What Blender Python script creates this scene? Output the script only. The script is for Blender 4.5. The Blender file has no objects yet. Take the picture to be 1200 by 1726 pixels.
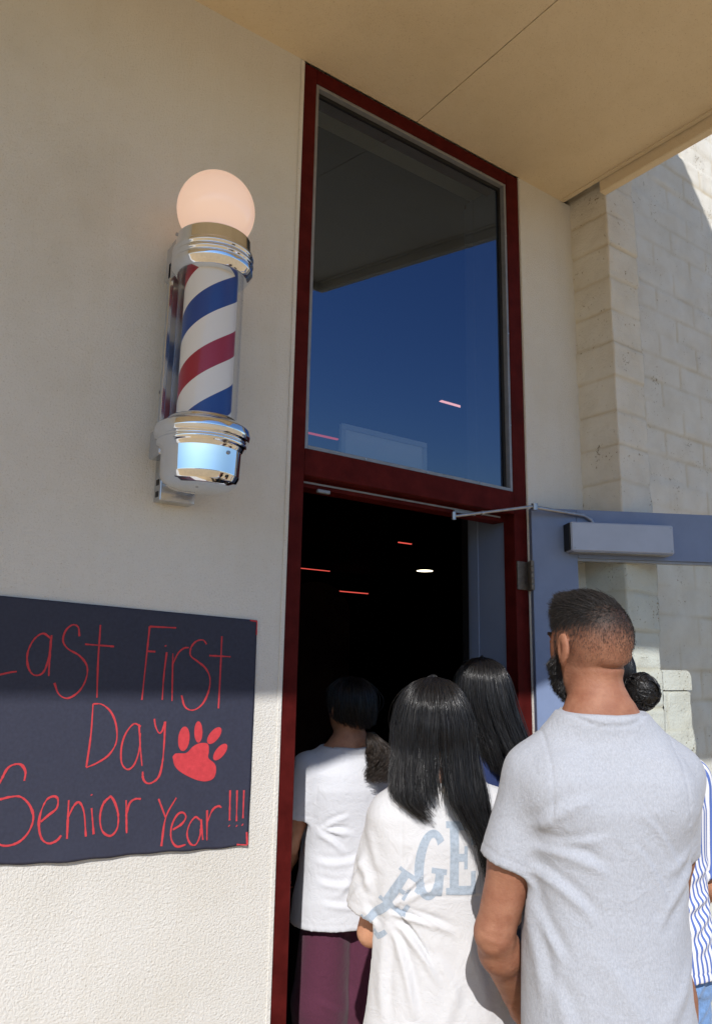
import bpy, math, random
import numpy as np
from mathutils import Vector, Matrix
from mathutils.bvhtree import BVHTree
R_ = math.radians
scene = bpy.context.scene
COL = scene.collection

# ------------------------------------------------------------------ camera
CAM_F, CAM_YAW, CAM_PITCH, CAM_ROLL = 1284.2, 0.6181, 0.2020, 0.01818
cam_d = bpy.data.cameras.new('camera'); cam = bpy.data.objects.new('camera', cam_d); COL.objects.link(cam)
cam_d.sensor_fit = 'VERTICAL'; cam_d.sensor_height = 24.0
cam_d.lens = 24.0 * CAM_F / 1726.0
cam_d.clip_start = 0.05; cam_d.clip_end = 2000
fw = Vector((math.sin(CAM_YAW)*math.cos(CAM_PITCH), math.cos(CAM_YAW)*math.cos(CAM_PITCH), math.sin(CAM_PITCH)))
rt = Vector((math.cos(CAM_YAW), -math.sin(CAM_YAW), 0)); up = rt.cross(fw)
rt2 = rt*math.cos(CAM_ROLL) + up*math.sin(CAM_ROLL); up2 = -rt*math.sin(CAM_ROLL) + up*math.cos(CAM_ROLL)
M = Matrix((rt2, up2, -fw)).transposed().to_4x4(); M.translation = Vector((0, -2.05, 1.52))
cam.matrix_world = M
scene.camera = cam

# ------------------------------------------------------------------ light
LX, LY, LZ = 0.78, 1.0, -0.95
world = bpy.data.worlds.new('World'); scene.world = world; world.use_nodes = True
wn = world.node_tree.nodes; wl = world.node_tree.links
sky = wn.new('ShaderNodeTexSky'); sky.sky_type = 'NISHITA'; sky.sun_disc = False
sky.sun_elevation = math.atan2(-LZ, math.hypot(LX, LY)); sky.sun_rotation = math.atan2(-LX, -LY)
sky.altitude = 300; sky.air_density = 1.0; sky.dust_density = 0.1; sky.ozone_density = 5.0
bg = wn['Background']; bg.inputs['Strength'].default_value = 0.125
wl.new(sky.outputs[0], bg.inputs['Color'])
sd = bpy.data.lights.new('sun', 'SUN'); sd.energy = 4.05; sd.angle = R_(0.53); sd.color = (1.0, 0.97, 0.94)
sun = bpy.data.objects.new('sun', sd); COL.objects.link(sun)
sun.rotation_euler = Vector((LX, LY, LZ)).to_track_quat('-Z', 'Y').to_euler()
sun.location = (-4, -6, 9)
scene.view_settings.view_transform = 'Standard'; scene.view_settings.look = 'None'
scene.view_settings.exposure = 0.20; scene.view_settings.gamma = 1.0
scene.cycles.use_denoising = True
scene.cycles.max_bounces = 8

# ------------------------------------------------------------------ helpers
def tag(o, label=None, cat=None, group=None, kind=None):
    if label: o['label'] = label
    if cat: o['category'] = cat
    if group: o['group'] = group
    if kind: o['kind'] = kind
    return o
def thing(name, label, cat, loc=(0, 0, 0), rotz=0.0, group=None):
    o = bpy.data.objects.new(name, None); COL.objects.link(o); o.empty_display_size = 0.1
    o.location = loc; o.rotation_euler = (0, 0, rotz)
    return tag(o, label, cat, group)
def npmesh(name, V, F, m=None, parent=None, smooth=False, loc=None):
    """V (n,3) array; F (m,k) array of equal-size faces, or list of such arrays"""
    if not isinstance(F, (list, tuple)): F = [F]
    F = [np.asarray(f, dtype=np.int32) for f in F if len(f)]
    me = bpy.data.meshes.new(name); V = np.asarray(V, dtype=np.float32)
    me.vertices.add(len(V)); me.vertices.foreach_set('co', V.ravel())
    nl = sum(f.size for f in F); nf = sum(len(f) for f in F)
    me.loops.add(nl); me.loops.foreach_set('vertex_index', np.concatenate([f.ravel() for f in F]))
    me.polygons.add(nf)
    tot = np.concatenate([np.full(len(f), f.shape[1], np.int32) for f in F])
    st = np.concatenate([[0], np.cumsum(tot)[:-1]]).astype(np.int32)
    me.polygons.foreach_set('loop_start', st)
    me.polygons.foreach_set('loop_total', tot)
    me.polygons.foreach_set('use_smooth', np.full(nf, bool(smooth)))
    me.update(calc_edges=True); me.validate()
    if m: me.materials.append(m)
    o = bpy.data.objects.new(name, me); COL.objects.link(o)
    if parent is not None: o.parent = parent
    if loc is not None: o.location = loc
    return o
class MB:
    """collects simple shapes into one mesh"""
    def __init__(s): s.v = []; s.f = {}; s.n = 0
    def add(s, V, F):
        V = np.asarray(V, float); s.v.append(V)
        for f in F: s.f.setdefault(len(f), []).append([i + s.n for i in f])
        s.n += len(V); return s
    def box(s, x0, x1, y0, y1, z0, z1, bev=0.0, rot=None):
        if bev <= 0:
            V = [(x, y, z) for x in (x0, x1) for y in (y0, y1) for z in (z0, z1)]
            F = [(0,1,3,2),(4,6,7,5),(0,4,5,1),(2,3,7,6),(0,2,6,4),(1,5,7,3)]
        else:
            b = bev; V = []; F = []
            c = [(x, y, z) for x in (0, 1) for y in (0, 1) for z in (0, 1)]
            X = (x0, x1); Y = (y0, y1); Z = (z0, z1); idx = {}
            for (i, j, k) in c:
                for ax in range(3):
                    p = [X[i], Y[j], Z[k]]
                    s_ = [(1, -1)[i], (1, -1)[j], (1, -1)[k]]
                    for a in range(3):
                        if a != ax: p[a] += s_[a]*b
                    idx[(i, j, k, ax)] = len(V); V.append(p)
            for ax in range(3):
                for e in (0, 1):
                    o = [a for a in range(3) if a != ax]
                    q = []
                    for (u, w) in ((0, 0), (1, 0), (1, 1), (0, 1)):
                        t = [0, 0, 0]; t[ax] = e; t[o[0]] = u; t[o[1]] = w; q.append(idx[(*t, ax)])
                    flip = (e == 0) ^ (ax == 1)
                    F.append(tuple(q[::-1]) if flip else tuple(q))
            for ax in range(3):      # edges along ax
                o = [a for a in range(3) if a != ax]
                for u in (0, 1):
                    for w in (0, 1):
                        t0 = [0, 0, 0]; t0[o[0]] = u; t0[o[1]] = w; t1 = list(t0); t1[ax] = 1
                        q = [idx[(*t0, o[0])], idx[(*t0, o[1])], idx[(*t1, o[1])], idx[(*t1, o[0])]]
                        if (u ^ w) ^ (ax == 1): q = q[::-1]
                        F.append(tuple(q))
            for (i, j, k) in c:
                q = [idx[(i, j, k, a)] for a in range(3)]
                if (i + j + k) % 2 == 0: q = q[::-1]
                F.append(tuple(q))
        if rot is not None: V = [tuple(rot @ Vector(v)) for v in V]
        return s.add(V, F)
    def tube(s, pts, r, n=12, cap=True):
        pts = [Vector(p) for p in pts]; rs = r if isinstance(r, (list, tuple)) else [r]*len(pts)
        V = []; F = []; ref = Vector((0.123, 0.456, 0.87)).normalized()
        for i, p in enumerate(pts):
            d = (pts[min(i+1, len(pts)-1)] - pts[max(i-1, 0)]).normalized()
            a = d.cross(ref).normalized(); b = d.cross(a)
            for k in range(n):
                t = 2*math.pi*k/n; V.append(p + (a*math.cos(t) + b*math.sin(t))*rs[i])
        for i in range(len(pts)-1):
            for k in range(n):
                k2 = (k+1) % n; F.append((i*n+k, i*n+k2, (i+1)*n+k2, (i+1)*n+k))
        if cap:
            F.append(tuple(range(n))[::-1]); F.append(tuple((len(pts)-1)*n+k for k in range(n)))
        return s.add([tuple(v) for v in V], F)
    def lathe(s, prof, n=64, c=(0, 0)):
        V = []; F = []
        for (r, z) in prof:
            for k in range(n):
                t = 2*math.pi*k/n; V.append((c[0]+r*math.cos(t), c[1]+r*math.sin(t), z))
        m = len(prof)
        for i in range(m-1):
            for k in range(n):
                k2 = (k+1) % n; F.append((i*n+k, i*n+k2, (i+1)*n+k2, (i+1)*n+k))
        return s.add(V, F)
    def build(s, name, m, parent=None, smooth=False, loc=None, auto=None):
        o = npmesh(name, np.concatenate(s.v), [np.array(f) for f in s.f.values()], m, parent, smooth, loc)
        if auto is not None:
            o.data.polygons.foreach_set('use_smooth', np.ones(len(o.data.polygons), bool))
            o.data.set_sharp_from_angle(angle=R_(auto))
        return o

# ------------------------------------------------------------------ materials
def newmat(name):
    m = bpy.data.materials.new(name); m.use_nodes = True
    nt = m.node_tree; return m, nt.nodes, nt.links, nt.nodes['Principled BSDF']
def nd(N, typ, **kw):
    n = N.new(typ)
    for k, v in kw.items():
        if hasattr(n, k): setattr(n, k, v)
        else: n.inputs[k.replace('_', ' ')].default_value = v
    return n
def ramp(N, stops):
    r = N.new('ShaderNodeValToRGB'); e = r.color_ramp.elements
    while len(e) < len(stops): e.new(0.5)
    for i, (p, c) in enumerate(stops):
        e[i].position = p; e[i].color = (*c, 1) if len(c) == 3 else c
    return r
def c4(c): return (*c, 1.0)
def simple(name, col, rough=0.5, metal=0.0, spec=0.5, var=0.0, vscale=8.0, bump=None, coat=0.0, stretch=None, sheen=0.0, rvar=0.0):
    """colour with low-frequency real variation and a fine relief"""
    m, N, L, B = newmat(name)
    B.inputs['Roughness'].default_value = rough; B.inputs['Metallic'].default_value = metal
    B.inputs['Specular IOR Level'].default_value = spec; B.inputs['Coat Weight'].default_value = coat
    B.inputs['Sheen Weight'].default_value = sheen
    tc = N.new('ShaderNodeTexCoord'); mp = N.new('ShaderNodeMapping'); L.new(tc.outputs['Object'], mp.inputs['Vector'])
    if stretch: mp.inputs['Scale'].default_value = stretch
    if var > 0:
        n1 = nd(N, 'ShaderNodeTexNoise', Scale=vscale, Detail=6.0, Roughness=0.6); L.new(mp.outputs[0], n1.inputs['Vector'])
        r = ramp(N, [(0.3, tuple(max(0, c*(1-var)) for c in col)), (0.7, tuple(min(1, c*(1+var)) for c in col))])
        L.new(n1.outputs['Fac'], r.inputs[0]); L.new(r.outputs[0], B.inputs['Base Color'])
    else: B.inputs['Base Color'].default_value = c4(col)
    if rvar > 0:
        n3 = nd(N, 'ShaderNodeTexNoise', Scale=vscale*2.3, Detail=4.0); L.new(mp.outputs[0], n3.inputs['Vector'])
        mr = nd(N, 'ShaderNodeMapRange'); mr.inputs['To Min'].default_value = rough-rvar; mr.inputs['To Max'].default_value = rough+rvar
        L.new(n3.outputs['Fac'], mr.inputs['Value']); L.new(mr.outputs[0], B.inputs['Roughness'])
    if bump:
        n2 = nd(N, 'ShaderNodeTexNoise', Scale=bump[0], Detail=3.0, Roughness=0.55); L.new(mp.outputs[0], n2.inputs['Vector'])
        b = nd(N, 'ShaderNodeBump', Distance=bump[1], Strength=1.0); L.new(n2.outputs['Fac'], b.inputs['Height']); L.new(b.outputs[0], B.inputs['Normal'])
    return m
def stucco_mat(name, col, s=1.0):
    m, N, L, B = newmat(name); B.inputs['Roughness'].default_value = 0.92; B.inputs['Specular IOR Level'].default_value = 0.2
    tc = N.new('ShaderNodeTexCoord'); V = tc.outputs['Object']
    big = nd(N, 'ShaderNodeTexNoise', Scale=1.6, Detail=5.0, Roughness=0.6); L.new(V, big.inputs['Vector'])
    grain = nd(N, 'ShaderNodeTexNoise', Scale=210.0, Detail=3.0, Roughness=0.65); L.new(V, grain.inputs['Vector'])
    med = nd(N, 'ShaderNodeTexNoise', Scale=135.0, Detail=4.0, Roughness=0.6); L.new(V, med.inputs['Vector'])
    r = ramp(N, [(0.25, (col[0]*0.90, col[1]*0.885, col[2]*0.85)), (0.5, col), (0.75, tuple(min(1, c*1.04) for c in col))]); L.new(big.outputs['Fac'], r.inputs[0])
    pit = ramp(N, [(0.28, (0.72, 0.66, 0.58)), (0.40, (1, 1, 1))]); L.new(grain.outputs['Fac'], pit.inputs[0])
    mx = nd(N, 'ShaderNodeMix', data_type='RGBA', blend_type='MULTIPLY'); mx.inputs[0].default_value = 1.0
    L.new(r.outputs[0], mx.inputs[6]); L.new(pit.outputs[0], mx.inputs[7])
    mp = N.new('ShaderNodeMapping'); mp.inputs['Scale'].default_value = (1, 1, 0.12); L.new(V, mp.inputs['Vector'])
    dr = nd(N, 'ShaderNodeTexNoise', Scale=14.0, Detail=5.0, Roughness=0.65); L.new(mp.outputs[0], dr.inputs['Vector'])
    drr = ramp(N, [(0.30, (0.975, 0.968, 0.95)), (0.50, (1, 1, 1))]); L.new(dr.outputs['Fac'], drr.inputs[0])
    my = nd(N, 'ShaderNodeMix', data_type='RGBA', blend_type='MULTIPLY'); my.inputs[0].default_value = 1.0
    L.new(mx.outputs[2], my.inputs[6]); L.new(drr.outputs[0], my.inputs[7]); L.new(my.outputs[2], B.inputs['Base Color'])
    ad = nd(N, 'ShaderNodeMath', operation='MULTIPLY_ADD'); L.new(med.outputs['Fac'], ad.inputs[0]); ad.inputs[1].default_value = 1.3; L.new(grain.outputs['Fac'], ad.inputs[2])
    b = nd(N, 'ShaderNodeBump', Distance=0.0026*s, Strength=1.0); L.new(ad.outputs[0], b.inputs['Height']); L.new(b.outputs[0], B.inputs['Normal'])
    return m
def fabric_mat(name, col, heather=0.06, scale=260.0, stretch=(1, 1, 0.35), wr=0.004, weave=0.0006, rough=0.9, sheen=0.15):
    m, N, L, B = newmat(name); B.inputs['Roughness'].default_value = rough; B.inputs['Specular IOR Level'].default_value = 0.15
    B.inputs['Sheen Weight'].default_value = sheen
    tc = N.new('ShaderNodeTexCoord'); mp = N.new('ShaderNodeMapping'); L.new(tc.outputs['Object'], mp.inputs['Vector']); mp.inputs['Scale'].default_value = stretch
    n1 = nd(N, 'ShaderNodeTexNoise', Scale=scale, Detail=4.0, Roughness=0.7); L.new(mp.outputs[0], n1.inputs['Vector'])
    r = ramp(N, [(0.32, tuple(c*(1-heather) for c in col)), (0.68, tuple(min(1, c*(1+heather)) for c in col))]); L.new(n1.outputs['Fac'], r.inputs[0]); L.new(r.outputs[0], B.inputs['Base Color'])
    w = nd(N, 'ShaderNodeTexNoise', Scale=9.0, Detail=3.0, Roughness=0.5, Distortion=0.9); L.new(tc.outputs['Object'], w.inputs['Vector'])
    b1 = nd(N, 'ShaderNodeBump', Distance=wr*3, Strength=0.35); L.new(w.outputs['Fac'], b1.inputs['Height'])
    w2 = nd(N, 'ShaderNodeTexNoise', Scale=26.0, Detail=4.0, Roughness=0.6, Distortion=1.6); L.new(tc.outputs['Object'], w2.inputs['Vector']); b3 = nd(N, 'ShaderNodeBump', Distance=wr*1.3, Strength=0.5); L.new(w2.outputs['Fac'], b3.inputs['Height']); L.new(b1.outputs[0], b3.inputs['Normal'])
    b2 = nd(N, 'ShaderNodeBump', Distance=weave, Strength=1.0); L.new(n1.outputs['Fac'], b2.inputs['Height']); L.new(b3.outputs[0], b2.inputs['Normal']); L.new(b2.outputs[0], B.inputs['Normal'])
    return m
def stripe_mat(name, ca, cb, period, duty):
    m, N, L, B = newmat(name); B.inputs['Roughness'].default_value = 0.85; B.inputs['Specular IOR Level'].default_value = 0.15
    at = N.new('ShaderNodeAttribute'); at.attribute_name = 'girth'
    mu = nd(N, 'ShaderNodeMath', operation='MULTIPLY'); L.new(at.outputs['Fac'], mu.inputs[0]); mu.inputs[1].default_value = 1.0/period
    fr = nd(N, 'ShaderNodeMath', operation='FRACT'); L.new(mu.outputs[0], fr.inputs[0])
    r = ramp(N, [(0.0, ca), (duty, cb)]); r.color_ramp.interpolation = 'CONSTANT'; L.new(fr.outputs[0], r.inputs[0]); L.new(r.outputs[0], B.inputs['Base Color'])
    return m
def skin_mat(name, col, dark=(0.010, 0.008, 0.007)):
    m, N, L, B = newmat(name); B.inputs['Roughness'].default_value = 0.58; B.inputs['Specular IOR Level'].default_value = 0.32
    B.inputs['Subsurface Weight'].default_value = 0.05; B.inputs['Subsurface Radius'].default_value = (0.9, 0.35, 0.15); B.inputs['Subsurface Scale'].default_value = 0.006
    tc = N.new('ShaderNodeTexCoord')
    n1 = nd(N, 'ShaderNodeTexNoise', Scale=28.0, Detail=7.0, Roughness=0.6); L.new(tc.outputs['Object'], n1.inputs['Vector'])
    r = ramp(N, [(0.3, (col[0]*0.80, col[1]*0.70, col[2]*0.68)), (0.7, (col[0]*1.10, col[1]*1.15, col[2]*1.18))]); L.new(n1.outputs['Fac'], r.inputs[0])
    at = N.new('ShaderNodeAttribute'); at.attribute_name = 'stubble'
    g = nd(N, 'ShaderNodeTexNoise', Scale=420.0, Detail=2.0); L.new(tc.outputs['Object'], g.inputs['Vector'])
    ma = nd(N, 'ShaderNodeMath', operation='SUBTRACT'); L.new(g.outputs['Fac'], ma.inputs[0]); ma.inputs[1].default_value = 0.5
    mb = nd(N, 'ShaderNodeMath', operation='MULTIPLY'); L.new(ma.outputs[0], mb.inputs[0]); L.new(at.outputs['Fac'], mb.inputs[1])
    mc = nd(N, 'ShaderNodeMath', operation='MULTIPLY_ADD', use_clamp=True); L.new(mb.outputs[0], mc.inputs[0]); mc.inputs[1].default_value = 0.7; L.new(at.outputs['Fac'], mc.inputs[2])
    mx = nd(N, 'ShaderNodeMix', data_type='RGBA'); L.new(mc.outputs[0], mx.inputs[0]); L.new(r.outputs[0], mx.inputs[6]); mx.inputs[7].default_value = c4(dark)
    L.new(mx.outputs[2], B.inputs['Base Color'])
    n2 = nd(N, 'ShaderNodeTexNoise', Scale=160.0, Detail=4.0, Roughness=0.7); L.new(tc.outputs['Object'], n2.inputs['Vector'])
    b = nd(N, 'ShaderNodeBump', Distance=0.0016, Strength=0.9); L.new(n2.outputs['Fac'], b.inputs['Height']); L.new(b.outputs[0], B.inputs['Normal'])
    return m
def hair_mat(name, col, rough=0.34, spec=0.6):
    m, N, L, B = newmat(name); B.inputs['Roughness'].default_value = rough; B.inputs['Specular IOR Level'].default_value = spec
    g = N.new('ShaderNodeAttribute'); g.attribute_name = 'strand'
    r = ramp(N, [(0.0, tuple(c*0.5 for c in col)), (1.0, tuple(min(1, c*2.2) for c in col))]); L.new(g.outputs['Fac'], r.inputs[0]); L.new(r.outputs[0], B.inputs['Base Color'])
    mr = nd(N, 'ShaderNodeMapRange'); mr.inputs['To Min'].default_value = rough+0.22; mr.inputs['To Max'].default_value = rough-0.05; L.new(g.outputs['Fac'], mr.inputs['Value']); L.new(mr.outputs[0], B.inputs['Roughness'])
    return m
def emit(name, col, st):
    m, N, L, B = newmat(name); B.inputs['Base Color'].default_value = (0, 0, 0, 1)
    B.inputs['Emission Color'].default_value = c4(col); B.inputs['Emission Strength'].default_value = st
    return m
def pane_mat(name, through, refl, rough=0.0, tilt=0.0, ior=1.5, tint=(0.95, 0.97, 1.0)):
    m, N, L, B = newmat(name); N.remove(B); out = N['Material Output']
    tr = N.new('ShaderNodeBsdfTransparent'); tr.inputs[0].default_value = c4(through)
    gl = N.new('ShaderNodeBsdfGlossy'); gl.inputs['Roughness'].default_value = rough; gl.inputs['Color'].default_value = c4(tint)
    lw = N.new('ShaderNodeLayerWeight'); lw.inputs[0].default_value = 0.5; fr = nd(N, 'ShaderNodeMath', operation='POWER'); L.new(lw.outputs['Facing'], fr.inputs[0]); fr.inputs[1].default_value = 4.5
    mr = nd(N, 'ShaderNodeMath', operation='MULTIPLY_ADD', use_clamp=True); L.new(fr.outputs[0], mr.inputs[0]); mr.inputs[1].default_value = 0.7 if ior > 1.3 else 0.3; mr.inputs[2].default_value = refl
    if tilt:   # flat sheet; only the shading normal leans down, to slant its reflection
        ge = N.new('ShaderNodeNewGeometry'); ad = nd(N, 'ShaderNodeVectorMath', operation='ADD'); L.new(ge.outputs['Normal'], ad.inputs[0]); ad.inputs[1].default_value = (0, 0, -tilt)
        no = nd(N, 'ShaderNodeVectorMath', operation='NORMALIZE'); L.new(ad.outputs[0], no.inputs[0]); L.new(no.outputs[0], gl.inputs['Normal'])
    mx = N.new('ShaderNodeMixShader'); L.new(mr.outputs[0], mx.inputs[0]); L.new(tr.outputs[0], mx.inputs[1]); L.new(gl.outputs[0], mx.inputs[2]); L.new(mx.outputs[0], out.inputs[0])
    return m

MAT = dict(
    stucco=stucco_mat('stucco', (0.685, 0.667, 0.622)),
    soffit=stucco_mat('soffit_stucco', (0.735, 0.625, 0.45), 0.8),
    ground=simple('concrete', (0.47, 0.335, 0.18), 0.9, var=0.12, vscale=1.5, bump=(60, 0.002)),
    maroon=simple('maroon_paint', (0.074, 0.0090, 0.0080), 0.5, spec=0.04, var=0.28, vscale=14, bump=(35, 0.0008), rvar=0.08),
    alu=simple('grey_bead', (0.24, 0.25, 0.27), 0.4, 0.3, var=0.15, vscale=20),
    black=simple('black_rubber', (0.008, 0.008, 0.009), 0.6),
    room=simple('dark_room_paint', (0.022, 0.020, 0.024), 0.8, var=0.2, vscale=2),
    booth=simple('brown_booth', (0.30, 0.13, 0.09), 0.6, var=0.2, vscale=3),
    inner=simple('inner_jamb_paint', (0.16, 0.20, 0.30), 0.5, var=0.08, vscale=3),
    door=simple('blue_grey_paint', (0.175, 0.228, 0.36), 0.5, spec=0.3, var=0.07, vscale=9, bump=(45, 0.0006), rvar=0.06),
    closer=simple('closer_paint', (0.36, 0.40, 0.50), 0.35, var=0.05, vscale=12, coat=0.2),
    steel=simple('worn_steel', (0.35, 0.36, 0.38), 0.35, 0.8, var=0.2, vscale=60),
    oldsteel=simple('hinge_steel', (0.16, 0.14, 0.12), 0.5, 0.6, var=0.3, vscale=60),
    chrome=simple('chrome', (0.80, 0.84, 0.90), 0.035, 1.0, bump=(5, 0.0004)),
    bracket=simple('brushed_bracket', (0.54, 0.57, 0.62), 0.22, 1.0, bump=(90, 0.0002)),
    glass=pane_mat('window_glass', (0.44, 0.47, 0.46), 0.185, tilt=0.112, tint=(0.40, 0.57, 0.97)),
    clear=pane_mat('clear_glass', (0.94, 0.96, 0.96), 0.0, ior=1.25),
    acryl=pane_mat('acrylic_tube', (0.96, 0.97, 0.98), 0.015, rough=0.03, ior=1.4),
    paper=simple('black_poster_paper', (0.034, 0.037, 0.060), 0.6, var=0.12, vscale=120, bump=(22, 0.0012), spec=0.3),
    red=simple('red_marker', (0.52, 0.050, 0.060), 0.7, spec=0.2, var=0.12, vscale=90),
    board=simple('white_board', (0.84, 0.88, 0.90), 0.6, var=0.03),
    boardrim=simple('board_rim', (0.55, 0.60, 0.64), 0.5),
    trimled=emit('red_led', (1.0, 0.12, 0.09), 0.75),
    trimpink=emit('pink_led', (1.0, 0.45, 0.45), 2.0),
    down=emit('downlight', (1.0, 0.88, 0.62), 5.0),
)

# ------------------------------------------------------------------ building
NW = np.random.RandomState(5)
def waves(P, n, fmin, fmax, seed, st=(1, 1, 1)):
    """smooth pseudo-noise: a sum of randomly turned sine waves"""
    rs = np.random.RandomState(seed); out = np.zeros(len(P))
    for i in range(n):
        d = rs.normal(size=3); d /= np.linalg.norm(d); f = fmin*(fmax/fmin)**rs.rand()
        out += np.sin((P*np.array(st)) @ d*f*2*np.pi + rs.rand()*6.28)*(fmin/f)**0.6
    return out/np.sqrt(n)

gr = MB().add([(-300, -300, 0), (300, -300, 0), (300, 300, 0), (-300, 300, 0)], [(0, 1, 2, 3)]).build('ground', MAT['ground']); tag(gr, kind='structure')

bld = thing('stucco_building', 'cream stucco building with deep canopy over its maroon framed doorway', 'building', (0, 0, 0))
w = MB(); w.box(-9, 1.196, 0, 0.3, 0, 3.66); w.build('wall', MAT['stucco'], bld)
w = MB(); w.box(2.305, 2.665, 0, 0.3, 0, 3.66); w.build('wall', MAT['stucco'], bld)
w = MB(); w.box(1.181, 1.1955, -0.004, 0.0, 0, 3.655, 0.0015); w.box(2.306, 2.316, -0.003, 0.0, 0, 3.655); w.build('corner_bead', MAT['stucco'], bld)
# canopy: soffit in two sheets with an open joint, lip, mass above
c = MB(); c.box(-9, 1.7185, -2.26, 0, 3.66, 3.70); c.box(1.7225, 2.60, -2.26, 0, 3.66, 3.70); c.build('soffit', MAT['soffit'], bld)
c = MB(); c.box(-9, 2.645, -2.285, -0.197, 3.701, 7.0); c.box(-9, 2.645, -0.197, 0.3, 3.701, 7.0); c.build('canopy', MAT['stucco'], bld)
c = MB(); c.box(2.604, 2.645, -2.285, -0.2, 3.60, 3.70, 0.004); c.box(2.58, 2.60, -2.24, -0.01, 3.652, 3.6595); c.box(-9, 2.60, -2.285, -2.262, 3.60, 3.70); c.build('drip_edge', MAT['soffit'], bld)
# room behind
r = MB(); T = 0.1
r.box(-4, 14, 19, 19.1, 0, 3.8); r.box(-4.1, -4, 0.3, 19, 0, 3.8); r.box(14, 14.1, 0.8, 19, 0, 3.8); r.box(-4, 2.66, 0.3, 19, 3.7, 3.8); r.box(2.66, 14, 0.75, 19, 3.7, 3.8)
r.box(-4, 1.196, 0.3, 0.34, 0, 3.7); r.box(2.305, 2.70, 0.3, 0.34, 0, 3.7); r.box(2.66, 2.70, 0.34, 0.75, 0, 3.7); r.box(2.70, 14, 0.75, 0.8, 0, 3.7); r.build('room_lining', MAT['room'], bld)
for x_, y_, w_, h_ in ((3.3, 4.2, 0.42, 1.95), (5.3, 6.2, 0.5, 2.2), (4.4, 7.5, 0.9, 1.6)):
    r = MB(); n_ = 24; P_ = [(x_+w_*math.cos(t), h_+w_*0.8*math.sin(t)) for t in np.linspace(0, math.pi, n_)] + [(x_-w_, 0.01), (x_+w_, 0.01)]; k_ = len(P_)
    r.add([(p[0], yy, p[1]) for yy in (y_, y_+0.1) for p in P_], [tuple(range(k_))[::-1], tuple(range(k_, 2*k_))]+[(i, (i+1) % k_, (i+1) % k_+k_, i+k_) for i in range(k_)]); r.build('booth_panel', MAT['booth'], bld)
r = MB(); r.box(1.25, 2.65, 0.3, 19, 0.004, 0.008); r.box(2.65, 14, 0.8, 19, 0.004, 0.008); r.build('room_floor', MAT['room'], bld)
r = MB(); r.box(2.242, 2.302, 0.0665, 0.262, 0.01, 3.64, 0.002); r.box(2.236, 2.2418, 0.215, 0.262, 0.01, 3.64, 0.002); r.box(2.262, 2.3045, 0.2625, 0.2995, 0.01, 3.64); r.build('inner_panel', MAT['inner'], bld)
# maroon frame
f = MB(); y0, y1 = 0.004, 0.12
f.box(1.1965, 1.252, y0, y1, 0, 3.657, 0.002); f.box(2.232, 2.3045, y0, 0.065, 0, 3.657, 0.002)
f.box(1.2525, 2.2315, y0, y1, 3.60, 3.657, 0.002); f.box(1.2525, 2.2315, y0, y1, 2.132, 2.222, 0.002)
f.box(1.2525, 2.2315, 0.055, y1, 2.105, 2.1315, 0.001)
f.box(1.2525, 1.264, 0.06, 0.12, 0, 2.104)
f.build('door_frame', MAT['maroon'], bld)
f = MB(); f.box(1.28, 2.2, 0.05, 0.054, 2.118, 2.124); f.box(1.95, 2.06, 0.046, 0.0535, 2.108, 2.117); f.box(1.33, 1.38, 0.04, 0.054, 2.092, 2.104, 0.002); f.build('header_strip', MAT['alu'], bld)
win = MB(); win.add([(1.2655, 0.036, 2.236), (2.2185, 0.036, 2.236), (2.2185, 0.036, 3.587), (1.2655, 0.036, 3.587)], [(0, 1, 2, 3)]); wo = win.build('window', MAT['glass'], bld)
b = MB(); b.box(1.2525, 1.265, 0.008, 0.05, 2.2225, 3.5995, 0.001); b.box(2.219, 2.2315, 0.008, 0.05, 2.2225, 3.5995, 0.001)
b.box(1.2655, 2.2185, 0.008, 0.05, 3.5875, 3.5995, 0.001); b.box(1.2655, 2.2185, 0.008, 0.05, 2.2225, 2.2355, 0.001)
bd = b.build('bead', MAT['alu'], wo)
b = MB(); b.box(1.266, 2.206, 0.030, 0.0355, 3.572, 3.587); b.box(2.206, 2.218, 0.030, 0.0355, 2.2365, 3.587); b.build('gasket', MAT['black'], wo)
for (x, z) in [(1.36, 3.593), (1.72, 3.593), (2.08, 3.593), (2.225, 3.35), (2.225, 2.9), (2.225, 2.5), (1.5, 2.229), (1.78, 2.229), (2.05, 2.229)]:
    b = MB(); b.tube([(x, 0.008, z), (x, 0.0055, z)], 0.004, 8); b.build('screw', MAT['steel'], wo)
# door leaf swung out past a right angle
DA = R_(119); du = Vector((math.sin(DA), math.cos(DA), 0)); dn = Vector((du.y, -du.x, 0))   # dn faces the photographer
if dn.y > 0: dn = -dn
DM = Matrix((du, -dn, Vector((0, 0, 1)))).transposed().to_4x4(); DM.translation = Vector((2.292, -0.030, 0))
door = bpy.data.objects.new('door', None); COL.objects.link(door); door.parent = bld; door.matrix_world = DM; door['label'] = 'blue-grey glazed door swung wide open'
d = MB(); DW = 0.955
d.box(0, 0.186, 0, 0.045, 0.012, 2.160, 0.002); d.box(DW-0.125, DW, 0, 0.045, 0.012, 2.160, 0.002)
d.box(0.1865, DW-0.1255, 0, 0.045, 1.964, 2.160, 0.002); d.box(0.1865, DW-0.1255, 0, 0.045, 0.012, 0.27, 0.002)
d.build('door_leaf', MAT['door'], door)
d = MB(); d.box(0.187, DW-0.126, 0.018, 0.024, 0.275, 1.952); d.build('door_pane', MAT['clear'], door)
d = MB(); d.box(0.187, DW-0.126, 0.008, 0.034, 1.953, 1.9635, 0.001); d.build('glazing_stop', MAT['alu'], door)
d = MB(); d.box(0.137, 0.560, -0.062, -0.001, 1.982, 2.098, 0.005); d.build('closer_box', MAT['closer'], door)
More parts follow.
